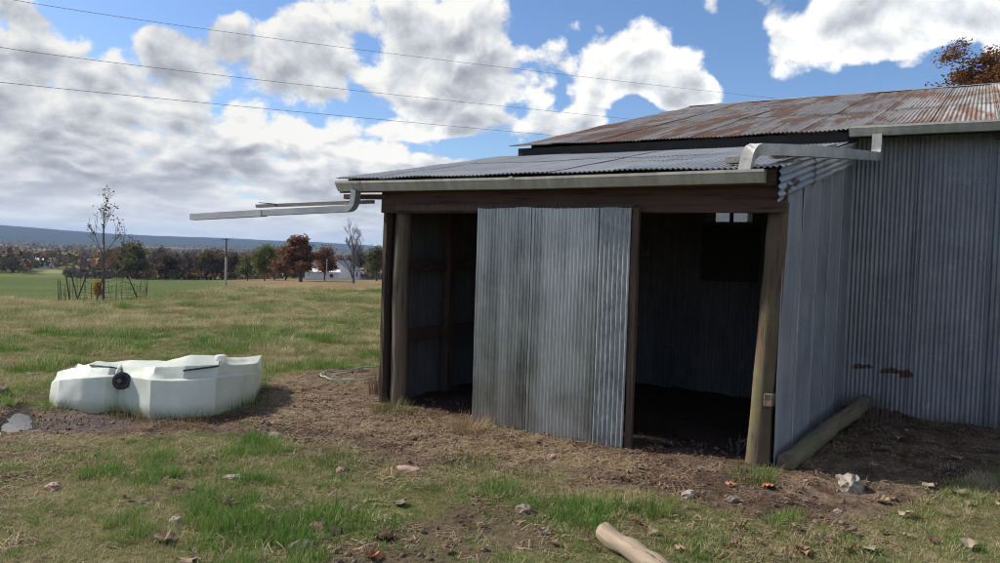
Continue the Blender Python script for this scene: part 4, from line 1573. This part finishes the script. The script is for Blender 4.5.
# ------------------------------------------------------------------ farm buildings and pole
def gable(name, px, dist, w, dp, h, rise, rz, wallm, roofm, label, wins=(), cat='building', door=None):
    p = far_at(px, dist)
    H = empty(name, p, rz)
    tag(H, label, cat)
    mb = MB()
    mb.add([(-w / 2, -dp / 2, -1), (w / 2, -dp / 2, -1), (w / 2, dp / 2, -1), (-w / 2, dp / 2, -1), (-w / 2, -dp / 2, h), (w / 2, -dp / 2, h), (w / 2, dp / 2, h), (-w / 2, dp / 2, h), (-w / 2, 0, h + rise), (w / 2, 0, h + rise)],
           [(0, 1, 5, 4), (2, 3, 7, 6), (1, 2, 6, 9, 5), (3, 0, 4, 8, 7)])
    mb.build('wall', wallm, H)
    mb = MB(); e = .4; th = .15
    k = rise / (dp / 2)
    for s in (-1, 1):
        a = [(-w / 2 - e, s * (dp / 2 + e), h - e * k + .05), (w / 2 + e, s * (dp / 2 + e), h - e * k + .05), (w / 2 + e, 0, h + rise + .05), (-w / 2 - e, 0, h + rise + .05)]
        mb.add(a + [(x, y, z + th) for x, y, z in a], [(0, 1, 2, 3), (7, 6, 5, 4), (0, 4, 5, 1), (1, 5, 6, 2), (2, 6, 7, 3), (3, 7, 4, 0)])
    mb.build('roof', roofm, H)
    for (x, z, ww, hh) in wins:
        mb = MB(); mb.box((x - ww / 2, -dp / 2 - .06, z), (x + ww / 2, -dp / 2 + .02, z + hh))
        mb.build('window', M['window'], H)
    return H


gable('farmhouse', 343, 215, 7.5, 7, 2.6, 2.4, radians(78), M['white'], M['greyroof'], 'white farmhouse with a grey gable facing the pasture', wins=[(-2, .8, .9, 1.2), (1.5, .8, .9, 1.2)], cat='house')
gable('long_shed', 322, 205, 8.5, 4, 1.9, .6, radians(14), M['white'], M['white'], 'low white shed half hidden by the reddish-brown tree', wins=[(2.5, .6, .8, .8)])
gable('brown_roofed_house', 330, 226, 9, 8, 2.6, 2.2, radians(8), M['white'], M['brownroof'], 'house with a dark brown roof behind the white farmhouse', wins=[(-3, .8, 1, 1.2), (2, .8, 1, 1.2)], cat='house')
gable('white_outbuilding', 368, 222, 7, 5, 2.0, 1.0, radians(14), M['white'], M['greyroof'], 'small white outbuilding right of the leafless tree', wins=[(0, .6, .8, .9)])
gable('white_barn', 28, 520, 29, 9, 4.2, 1.6, radians(20), M['white'], M['white'], 'long low white barn far off at the left edge', wins=[(-8, 1.2, 1.5, 1.5), (0, 1.2, 1.5, 1.5), (8, 1.2, 1.5, 1.5)])

up = far_at(226, 172)
U_ = empty('utility_pole', up)
tag(U_, 'pale wooden utility pole with a dark upper half in the valley field', 'utility pole')
mb = MB(); mb.tube([(0, 0, -.5), (0, 0, 6.0)], [.26, .22], 10); mb.build('lower_shaft', M['pole'], U_)
mb = MB(); mb.tube([(0, 0, 6.0), (0, 0, 9.9)], [.20, .15], 10); mb.build('upper_shaft', M['poled'], U_)
mb = MB(); mb.bar((-.9, 0, 9.6), (.9, 0, 9.6), .12, .12); mb.build('crossarm', M['poled'], U_)
yp2 = far_at(327, 160)
U2 = empty('yard_post', yp2)
tag(U2, 'thin pale post with a small lamp beside the reddish-brown tree', 'post')
mb = MB(); mb.tube([(0, 0, -.3), (0, 0, 4.3)], [.10, .08], 8); mb.build('shaft', M['pole'], U2)
mb = MB(); mb.tube([(0, 0, 4.3), (0, 0, 4.42), (0, 0, 4.6)], [.10, .2, .08], 8); mb.build('lamp_head', M['pole'], U2)


def wire(pxs, label):
    """overhead wire through points seen at (column, row, distance)"""
    W_ = []
    for (x, y, D) in pxs:
        d = ray(x, y); t = D / hypot(d.x, d.y)
        W_.append(EYEP + d * t)
    # quadratic through three points, carried on beyond both ends
    pts = []
    for i in range(61):
        f = -.35 + 1.9 * i / 60
        a = (f - .5) * (f - 1) / .5; b = f * (f - 1) / -.25; c = f * (f - .5) / .5
        pts.append(W_[0] * a + W_[1] * b + W_[2] * c)
    mb = MB(); mb.tube(pts, .009, 5)
    tag(mb.build('power_line', M['cable']), label, 'power line', 'overhead power lines')


wire(((15, 0, 36), (380, 52, 42), (745, 95, 60)), 'topmost thin power line crossing the sky from the upper left')
wire(((0, 47, 34), (280, 82, 38), (600, 116, 52)), 'middle thin power line crossing the sky below the topmost')
wire(((0, 82, 32), (270, 109, 36), (550, 135, 46)), 'lowest thin power line running down to the shed roof')


# ------------------------------------------------------------------ grass and litter (uncountable: stuff)
NR = np.random.RandomState(11)


def blade(mb, R, base, h, lean, az, width, segs=3, curl=1.0):
    d = Vector((cos(az), sin(az), 0)); s = Vector((-sin(az), cos(az), 0))
    pts = []
    for i in range(segs + 1):
        f = i / segs
        a = lean * (f ** 1.0) * (1 + curl * f * .8)
        pts.append(f)
    p = Vector(base); vs = []; ang = lean * .35
    for i in range(segs + 1):
        f = i / segs
        w = width * (1 - f) * .5 + (.0003 if i == segs else 0)
        vs.append(p - s * w); vs.append(p + s * w)
        ang = min(lean * (.35 + curl * f), 1.62)
        p = p + (d * sin(ang) + Vector((0, 0, 1)) * cos(ang)) * (h / segs)
    mb.add(vs, [(2 * i, 2 * i + 1, 2 * i + 3, 2 * i + 2) for i in range(segs)])


def tuft(name, seed, n, h0, h1, spread, w, lean0, lean1, mat, segs=3):
    R = random.Random(seed)
    mb = MB()
    for i in range(n):
        r = spread * sqrt(R.random()); a = R.uniform(0, 6.283)
        blade(mb, R, (r * cos(a), r * sin(a), -.012), R.uniform(h0, h1), R.uniform(lean0, lean1), a + R.uniform(-1.2, 1.2), w * R.uniform(.7, 1.3), segs)
    me = mb.mesh(name)
    me.materials.append(mat)
    return bpy.data.objects.new(name, me)


GRASS = blade_mat('grass_blades', [(0, (.52, .43, .28)), (.28, (.40, .34, .19)), (.52, (.25, .26, .10)), (.76, (.15, .235, .05)), (1, (.10, .20, .035))])
STRAWM = blade_mat('straw_bits', [(0, (.34, .26, .16)), (.4, (.20, .14, .085)), (.75, (.11, .073, .048)), (1, (.06, .04, .03))], .1)
CRUMB = blade_mat('soil_crumbs', [(0, (.17, .122, .09)), (.5, (.125, .088, .066)), (1, (.085, .06, .047))], .0)


def proto_coll(name, objs):
    c = bpy.data.collections.new(name)
    for o in objs:
        c.objects.link(o)
    return c


def scatter(name, P, scl, idx, tint, coll, label, tilt=.12, flat=False):
    n = len(P)
    me = bpy.data.meshes.new(name)
    me.vertices.add(n)
    me.vertices.foreach_set('co', P.astype(np.float32).ravel())
    rot = np.stack([NR.normal(0, tilt, n), NR.normal(0, tilt, n), NR.uniform(0, 6.283, n)], 1)
    for nm, typ, dat in (('scl', 'FLOAT', scl), ('tint', 'FLOAT', tint), ('rotv', 'FLOAT_VECTOR', rot), ('pick', 'INT', idx)):
        a = me.attributes.new(nm, typ, 'POINT')
        if typ == 'FLOAT_VECTOR':
            a.data.foreach_set('vector', dat.astype(np.float32).ravel())
        else:
            a.data.foreach_set('value', dat.astype(np.int32 if typ == 'INT' else np.float32))
    me.update()
    o = bpy.data.objects.new(name, me); C.objects.link(o)
    o['kind'] = 'stuff'; o['label'] = label
    ng = bpy.data.node_groups.new(name, 'GeometryNodeTree')
    ng.interface.new_socket('Geometry', in_out='INPUT', socket_type='NodeSocketGeometry')
    ng.interface.new_socket('Geometry', in_out='OUTPUT', socket_type='NodeSocketGeometry')
    N = ng.nodes; L = ng.links.new
    gi = N.new('NodeGroupInput'); go = N.new('NodeGroupOutput')
    ci = N.new('GeometryNodeCollectionInfo'); ci.inputs['Collection'].default_value = coll
    ci.inputs['Separate Children'].default_value = True; ci.inputs['Reset Children'].default_value = True
    ip = N.new('GeometryNodeInstanceOnPoints'); ip.inputs['Pick Instance'].default_value = True

    def att(nm, typ):
        q = N.new('GeometryNodeInputNamedAttribute'); q.data_type = typ; q.inputs['Name'].default_value = nm
        return q.outputs['Attribute']
    L(gi.outputs[0], ip.inputs['Points']); L(ci.outputs[0], ip.inputs['Instance'])
    L(att('pick', 'INT'), ip.inputs['Instance Index'])
    e2r = N.new('FunctionNodeEulerToRotation'); L(att('rotv', 'FLOAT_VECTOR'), e2r.inputs[0]); L(e2r.outputs[0], ip.inputs['Rotation'])
    L(att('scl', 'FLOAT'), ip.inputs['Scale'])
    L(ip.outputs[0], go.inputs[0])
    md = o.modifiers.new('scatter', 'NODES'); md.node_group = ng
    return o


def sector(n, r0, r1, a0, a1):
    r = np.sqrt(NR.uniform(r0 * r0, r1 * r1, n)); a = np.radians(NR.uniform(a0, a1, n))
    return r * np.sin(a), r * np.cos(a)


def blocked(x, y):
    """inside the barn, the tank, the puddle"""
    q = np.stack([x - BO.x, y - BO.y], 1)
    u = q @ np.array(BU[:2]); w = q @ np.array(BW[:2])
    b = (u > -.2) & (u < UR) & (w > -.02) & (w < DEPTH) & ~((u > 3.93) & (w < BW_ - .02))
    b |= seg_dist(x, y, TANKPOLY) < .0
    b |= seg_dist(x, y, PUDDLE) < .03
    return b


def dirt_mask(x, y):
    n2 = fbm(x, y, 5.0, 4, 67)
    dd = seg_dist(x, y, DIRT) + .34 * (fbm(x, y, 2.6, 3, 91) - .5) + .12 * (n2 - .5)
    d = 1 - sstep(dd, -.14, .10)
    m2 = 1 - sstep(seg_dist(x, y, MUD2) + .3 * (fbm(x, y, 1.3, 4, 61) - .5), -.08, .06)
    return np.maximum(np.maximum(d, m2), bare_patches(x, y))


def greenness(x, y):
    r = np.hypot(x, y); az = np.degrees(np.arctan2(x, y))
    g = .50 + 1.9 * (fbm(x, y, .9, 3, 131) - .5) + 1.3 * (fbm(x, y, 3.5, 3, 137) - .5)
    # lush strip in the front yard, drier towards the tank, olive in the open pasture
    g = g + .22 * sstep(5.6 - np.abs(r - 4.6), 4.4, 5.4) - .16 * sstep(r, 5.2, 6.5) * (1 - sstep(r, 8.5, 10))
    g = g + .16 * sstep(r, 9.6, 10.5) * (1 - sstep(r, 13, 15)) - .14 * sstep(r, 14, 19)
    sd = seg_dist(x, y, STRAW)
    g = g - .30 * (1 - sstep(sd, -.1, .5))
    return np.clip(g, 0, 1)


def build_grass():
    near = proto_coll('grass_near_kinds', [
        tuft('grass_tuft_a', 1, 15, .018, .045, .050, .0056, .2, 1.0, GRASS),
        tuft('grass_tuft_b', 2, 15, .025, .065, .045, .0056, .15, .9, GRASS),
        tuft('grass_tuft_c', 3, 13, .035, .085, .060, .0050, .9, 1.5, GRASS),
        tuft('grass_tuft_d', 4, 18, .04, .10, .050, .0062, .1, .75, GRASS)])
    x, y = sector(80000, 3.2, 9.8, -47, 47)
    dm = dirt_mask(x, y)
    lush = fbm(x, y, 1.6, 3, 141); cov = fbm(x, y, 2.2, 3, 143)
    p = (1 - dm) * (.22 + .78 * sstep(cov, .37, .52)) + .02
    k = (NR.uniform(0, 1, len(x)) < p) & ~blocked(x, y)
    x, y = x[k], y[k]; lush = lush[k]
    g = greenness(x, y)
    z = terrain(x, y)
    r = NR.uniform(0, 1, len(x))
    big = (sstep(lush, .52, .66) * sstep(g, .45, .7))
    idx = np.where(r < big * .75, 3, np.where(g < .36, 2, np.where(r < .65, 0, 1)))
    scl = NR.uniform(.45, 1.1, len(x)) * (.7 + .4 * g) * (.8 + .5 * sstep(lush, .5, .7))
    dry = NR.uniform(0, 1, len(x)) < .24
    idx = np.where(dry, 2, idx)
    tint = np.clip(np.where(dry, .14 + .2 * g, g + .14) + NR.normal(0, .11, len(x)), 0, 1)
    scatter('grass', np.stack([x, y, z], 1), scl, idx, tint, near, 'short patchy green and dry grass in the yard')

    mid = proto_coll('grass_field_kinds', [
        tuft('field_tuft_a', 5, 40, .03, .08, .13, .007, .3, 1.2, GRASS, 2),
        tuft('field_tuft_b', 6, 40, .05, .11, .14, .007, .2, 1.1, GRASS, 2),
        tuft('field_tuft_c', 7, 34, .06, .13, .15, .008, .8, 1.5, GRASS, 2)])
    x, y = sector(52000, 9.2, 24, -47, 8)
    dm = dirt_mask(x, y)
    cov = fbm(x, y, 1.4, 3, 151)
    k = (NR.uniform(0, 1, len(x)) < (1 - dm) * (.5 + .5 * sstep(cov, .35, .5)) + .01) & ~blocked(x, y)
    x, y = x[k], y[k]
    x2, y2 = sector(42000, 24, 52, -45, -4)
    x = np.append(x, x2); y = np.append(y, y2)
    g = greenness(x, y)
    rr_ = np.hypot(x, y)
    z = terrain(x, y)
    idx = np.where(g < .35, 2, np.where(NR.uniform(0, 1, len(x)) < .6, 0, 1))
    tl = fbm(x, y, 1.5, 3, 161)
    scl = NR.uniform(.7, 1.2, len(x)) * (1 + .35 * sstep(rr_, 20, 45)) * (.55 + .95 * sstep(tl, .42, .66))
    dry = NR.uniform(0, 1, len(x)) < .20
    tint = np.clip(np.where(dry, .20, g * .7 + .28) + NR.normal(0, .10, len(x)), 0, 1)
    scatter('pasture_grass', np.stack([x, y, z], 1), scl, idx, tint, mid, 'olive and yellowish pasture grass behind the tank')

    # straw and crumbs on the bare soil
    def stick(name, seed, n, l0, l1):
        R = random.Random(seed); mb = MB()
        for i in range(n):
            a = R.uniform(0, 6.283); c = Vector((R.gauss(0, .05), R.gauss(0, .05), R.uniform(.001, .012)))
            l = R.uniform(l0, l1); dd = Vector((cos(a), sin(a), R.uniform(-.12, .12))) * l / 2; s = Vector((-sin(a), cos(a), R.uniform(-.3, .3))) * R.uniform(.0014, .0032)
            m_ = c + Vector((0, 0, R.uniform(0, .008)))
            mb.add([c - dd - s, c - dd + s, m_ - s, m_ + s, c + dd - s, c + dd + s], [(0, 1, 3, 2), (2, 3, 5, 4)])
        me = mb.mesh(name); me.materials.append(STRAWM)
        return bpy.data.objects.new(name, me)
    sc_ = proto_coll('straw_kinds', [stick('straw_a', 1, 9, .03, .09), stick('straw_b', 2, 7, .05, .14), stick('straw_c', 3, 12, .015, .05)])
    x, y = sector(46000, 4.5, 13, -47, 44)
    dm = dirt_mask(x, y); sd = seg_dist(x, y, STRAW) + .3 * (fbm(x, y, 1.5, 3, 171) - .5)
    st = 1 - sstep(sd, -.2, .25)
    k = (NR.uniform(0, 1, len(x)) < dm * (.22 + .78 * st)) & ~blocked(x, y)
    x, y, st = x[k], y[k], st[k]
    xg, yg = sector(20000, 3.3, 9.5, -47, 44)
    kg = ~blocked(xg, yg) & (NR.uniform(0, 1, len(xg)) < (1 - .8 * sstep(seg_dist(xg, yg, DIRT), .1, -.2)) * (.15 + .85 * sstep(fbm(xg, yg, 1.8, 3, 411), .42, .6)) * (1 - .7 * greenness(xg, yg)))
    x = np.append(x, xg[kg]); y = np.append(y, yg[kg]); st = np.append(st, NR.uniform(.3, 1.0, kg.sum()))
    tint = np.clip(.62 - .42 * st + NR.normal(0, .2, len(x)), 0, 1)
    scatter('straw_litter', np.stack([x, y, terrain(x, y)], 1), NR.uniform(.6, 1.2, len(x)), NR.randint(0, 3, len(x)), tint, sc_, 'trampled straw and plant litter on the bare soil')

    def crumb(name, seed):
        bm = bmesh.new(); bmesh.ops.create_icosphere(bm, subdivisions=1, radius=.01)
        for v in bm.verts:
            v.co *= 1 + .7 * mn.noise(v.co * 90 + Vector((seed, 0, 0)))
            v.co.z *= .7
        me = bpy.data.meshes.new(name); bm.to_mesh(me); bm.free(); me.materials.append(CRUMB)
        return bpy.data.objects.new(name, me)
    cc = proto_coll('crumb_kinds', [crumb('crumb_a', 1), crumb('crumb_b', 5), crumb('crumb_c', 9)])
    x, y = sector(20000, 4.0, 12, -47, 44)
    dm = dirt_mask(x, y)
    q = np.stack([x - BO.x, y - BO.y], 1); u = q @ np.array(BU[:2]); w = q @ np.array(BW[:2])
    inside = (u > 0) & (u < 3.8) & (w > 0) & (w < 3)
    k = (NR.uniform(0, 1, len(x)) < dm * (.4 + .6 * sstep(fbm(x, y, 2, 3, 181), .4, .6))) & (~blocked(x, y) | (inside & (w < .5)))
    x, y = x[k], y[k]
    scatter('soil_crumbs', np.stack([x, y, terrain(x, y) + .003], 1), NR.uniform(.2, 1.0, len(x)) ** 3 * 2.2 + .25, NR.randint(0, 3, len(x)), np.clip(NR.normal(.5, .25, len(x)), 0, 1), cc, 'loose crumbs of dark soil around the shed', tilt=.6)


build_grass()


# ------------------------------------------------------------------ fallen leaves
def leaf_mesh(seed, lobed=True):
    R = random.Random(seed); mb = MB()
    n = 9
    L = .085
    vs = []; fs = []
    curl = R.uniform(.1, .7)
    for i in range(n):
        f = i / (n - 1)
        w = .032 * sin(pi * min(1, f * 1.05 + .02)) ** .7 * (1 + (.24 * (1 if i % 2 else -1) if lobed else 0)) + .001
        x = (f - .5) * L
        zc = .012 * sin(pi * f) * curl + .01 * R.uniform(-1, 1)
        vs += [(x, -w, zc + .4 * w * curl * R.uniform(.4, 1.2)), (x, 0, zc - .002), (x, w, zc + .4 * w * curl * R.uniform(.4, 1.2))]
    for i in range(n - 1):
        a = i * 3
        fs += [(a, a + 1, a + 4, a + 3), (a + 1, a + 2, a + 5, a + 4)]
    mb.add(vs, fs)
    return mb.mesh('fallen_leaf')


def leafcol(name, c):
    m = flat_mat(name, c, tuple(k * .65 for k in c), .75, 30, bumps=.3, spec=.3)
    return m


LF = {'tan': leafcol('tan_leaf', (.27, .19, .12)), 'orange': leafcol('orange_leaf', (.36, .15, .06)), 'brown': leafcol('brown_leaf', (.20, .12, .075)), 'pale': leafcol('pale_leaf', (.31, .25, .18))}
LM = [leaf_mesh(i) for i in range(5)]


def put_leaf(px, mat, s, label, group=None):
    p = ground_at(*px)
    me = LM[rnd.randrange(5)]
    o = bpy.data.objects.new('fallen_leaf', me); C.objects.link(o)
    if not me.materials: me.materials.append(LF[mat])
    o.material_slots[0].link = 'OBJECT'; o.material_slots[0].material = LF[mat]
    o.location = (p.x, p.y, ground_z(p.x, p.y) + .022)
    o.rotation_euler = (rnd.uniform(-.35, .35), rnd.uniform(-.35, .35), rnd.uniform(0, 6.28))
    o.scale = (s, s, s)
    tag(o, label, 'leaf', group or 'fallen leaves in the yard')


for a in (((803, 555), 'orange', 1.5, 'large orange-brown leaf at the bottom edge in bright grass'),
          ((768, 488), 'orange', 1.2, 'orange leaf on soil just right of the post foot'),
          ((731, 487), 'orange', 1.1, 'orange leaf on soil just left of the post foot'),
          ((880, 503), 'tan', 1.4, 'upright tan leaf on the soil right of the limestone rock'),
          ((928, 488), 'pale', 1.7, 'big pale curled leaf in green weeds right of the rock'),
          ((957, 494), 'tan', 1.5, 'tan leaf beside the big pale curled leaf'),
          ((885, 452), 'pale', 1.5, 'pale leaf on bare soil above the rock'),
          ((899, 440), 'pale', 1.4, 'long pale leaf on dark soil near the barn wall'),
          ((957, 460), 'tan', 1.3, 'tan leaf on shaded soil near the right picture edge'),
          ((968, 549), 'pale', 1.3, 'pinkish pale leaf low at the right in the grass'),
          ((870, 553), 'pale', 1.4, 'pale leaf right of the large orange-brown leaf'),
          ((853, 536), 'brown', 1.3, 'dark curled leaf on the soil below the rock'),
          ((637, 525), 'orange', 1.0, 'orange leaf in grass right above the pale log'),
          ((652, 535), 'tan', 1.0, 'tan leaf in grass right of the pale log'),
          ((543, 535), 'pale', 1.1, 'pale leaf in bright grass left of the pale log'),
          ((386, 540), 'brown', 1.6, 'rusty brown leaf low in the middle of the grass'),
          ((400, 505), 'pale', 1.3, 'pale leaf in green grass below the left opening'),
          ((372, 560), 'orange', 1.3, 'orange leaf cut by the bottom edge'),
          ((316, 529), 'brown', 1.3, 'brown leaf among grass left of centre'),
          ((334, 531), 'tan', 1.3, 'tan leaf next to the brown leaf left of centre'),
          ((165, 543), 'brown', 1.6, 'reddish brown leaf in the bright left foreground grass'),
          ((190, 562), 'tan', 1.5, 'tan leaf on the bottom edge at the left'),
          ((232, 508), 'brown', 1.3, 'brown leaf on the dry patch before the tank'),
          ((668, 448), 'tan', 1.4, 'tan leaf lying inside the right opening'),
          ((540, 445), 'tan', 1.0, 'tan leaf on straw at the door foot'),
          ((905, 519), 'pale', 1.2, 'pale leaf on bare soil at the lower right')):
    put_leaf(*a)
# smaller scattered ones nothing tells apart
for i in range(44):
    x = rnd.uniform(700, 1000); y = rnd.uniform(430, 560)
    if onw(x, y, 0) is None: continue
    q = loc(ground_at(x, y))
    if q.x < 3.95 and q.y > -.1: continue
    lc = rnd.choice(('tan', 'brown', 'brown', 'pale', 'brown'))
    put_leaf((x, y), lc, rnd.uniform(.5, .95), 'small %s dry leaf scattered on the ground before the barn wall' % lc, 'small %s leaves by the barn wall' % lc)
for i in range(16):
    x = rnd.uniform(20, 700); y = rnd.uniform(475, 560)
    lc = rnd.choice(('tan', 'brown', 'brown'))
    put_leaf((x, y), lc, rnd.uniform(.5, .9), 'small %s dry leaf lying in the left foreground grass' % lc, 'small %s leaves in the grass' % lc)


# ------------------------------------------------------------------ clumps of weeds
def clump(name, px, n, h0, h1, spread, w, tintc, label, lean=(.1, .9), cat='grass clump', seed=0, pos=None):
    p = pos or ground_at(*px)
    R = random.Random(seed + 99)
    mb = MB()
    for i in range(n):
        r = spread * sqrt(R.random()); a = R.uniform(0, 6.283)
        blade(mb, R, (r * cos(a), r * sin(a), -.02), R.uniform(h0, h1), R.uniform(*lean), a + R.uniform(-.9, .9), w * R.uniform(.7, 1.3), 4)
    o = mb.build(name, tintc)
    o.location = (p.x, p.y, ground_z(p.x, p.y))
    return tag(o, label, cat)


G_LUSH = leaf_mat('lush_grass', [(.075, .15, .025), (.12, .19, .04), (.055, .11, .02)], trans=.3)
G_DRY = leaf_mat('dry_grass', [(.34, .25, .13), (.25, .18, .09), (.40, .31, .18)], trans=.2)
G_MIX = leaf_mat('mixed_grass', [(.13, .15, .05), (.24, .20, .09), (.10, .12, .04)], trans=.25)
G_RED = leaf_mat('reddish_weed', [(.20, .12, .075), (.27, .17, .10), (.13, .08, .05)], trans=.2)
G_DEAD = leaf_mat('dead_weed', [(.12, .085, .065), (.19, .14, .10), (.08, .06, .045)], trans=.1)
clump('grass_clump', (752, 479), 260, .05, .15, .20, .006, G_LUSH, 'bright green grass clump at the foot of the brown post', seed=1)
clump('grass_clump', (344, 464), 240, .05, .13, .21, .006, G_LUSH, 'dark green clump standing alone on the soil edge left of centre', seed=2)
clump('grass_clump', (651, 512), 200, .06, .16, .13, .006, G_LUSH, 'tall bright green clump in the grass before the right opening', seed=3)
clump('grass_clump', (392, 412), 300, .06, .20, .20, .006, G_MIX, 'mixed green and dry grass at the foot of the left post', seed=4)
clump('grass_clump', (467, 466), 260, .05, .12, .26, .006, G_LUSH, 'green clump at the soil edge below the left part of the door', seed=5)
clump('grass_clump', (530, 483), 260, .05, .12, .28, .006, G_LUSH, 'low green clump at the soil edge below the middle of the door', seed=6)
clump('straw_heap', (470, 430), 420, .08, .24, .20, .005, G_DRY, 'heap of tan straw at the left foot of the sliding door', lean=(.5, 1.5), cat='straw', seed=7)
clump('straw_heap', (505, 440), 260, .06, .16, .28, .005, G_DRY, 'thin spread of tan straw under the door beside the heap', lean=(1.0, 1.6), cat='straw', seed=17)
clump('dry_weed', (580, 446), 70, .04, .14, .07, .004, G_DEAD, 'small dark dead weed under the right part of the door', lean=(.1, .6), cat='weed', seed=8)
clump('dry_weed', (381, 393), 220, .12, .36, .16, .006, G_RED, 'reddish dry weeds standing outside the left wall', lean=(.1, .7), cat='weed', seed=9)
clump('dead_brush', None, 300, .12, .42, .34, .006, G_DEAD, 'dark dead brush at the barn wall beyond the mossy log', lean=(.1, .9), cat='brush', seed=10, pos=wor(4.25, 2.72))
clump('dead_brush', None, 170, .06, .2, .3, .006, G_DEAD, 'low dead stalks along the barn wall right of the brush', lean=(.1, 1.0), cat='brush', seed=11, pos=wor(5.0, 2.8))
clump('dead_brush', None, 120, .08, .22, .2, .006, G_DEAD, 'dead stalks at the barn wall by the right picture edge', lean=(.1, 1.0), cat='brush', seed=12, pos=wor(5.55, 2.8))
clump('grass_clump', None, 320, .07, .2, .32, .006, G_MIX, 'thin grass growing against the right end of the tank', seed=13, pos=ground_at(247, 406))
clump('grass_clump', None, 320, .07, .18, .26, .006, G_MIX, 'grass growing under the front fold of the tank', seed=14, pos=ground_at(133, 414))
clump('grass_clump', None, 160, .06, .14, .2, .006, G_LUSH, 'grass at the left end of the tank by the mud', seed=15, pos=ground_at(63, 409))
clump('grass_clump', None, 220, .05, .14, .26, .006, G_MIX, 'short grass along the lower front edge of the tank', seed=16, pos=ground_at(182, 420))
clump('grass_clump', (925, 497), 240, .03, .09, .3, .006, G_LUSH, 'low green weeds around the pale curled leaf', lean=(.4, 1.3), seed=18)
clump('grass_clump', (845, 552), 200, .05, .13, .22, .006, G_LUSH, 'bright green tuft right of the orange leaf at the bottom', seed=19)
# dead twigs leaning in the right opening
mb, tips = grow(5, .42, .7, .006, 2, upright=.4, first=.2, nb=(3, 4), sides=4)
me = mb.mesh('dead_twig')
p = wor(3.52, .22)
o = link('dead_twig', me, M['greybark']); o.location = (p.x, p.y, ground_z(p.x, p.y)); o.rotation_euler = (.3, .6, .2)
tag(o, 'dry forked twig standing inside the right opening by the post', 'twig')


# ------------------------------------------------------------------ haze
mb = MB(); mb.box((-9000, -900, -75), (4000, 8900, 130))
hm = bpy.data.materials.new('haze_air'); hm.use_nodes = True
ht = hm.node_tree; ht.nodes.clear()
ho = ht.nodes.new('ShaderNodeOutputMaterial'); pv = ht.nodes.new('ShaderNodeVolumePrincipled')
pv.inputs['Color'].default_value = (.42, .62, 1.0, 1)
pv.inputs['Density'].default_value = 0.00008
ht.links.new(pv.outputs[0], ho.inputs['Volume'])
hz = mb.build('haze', hm)
hz['kind'] = 'stuff'
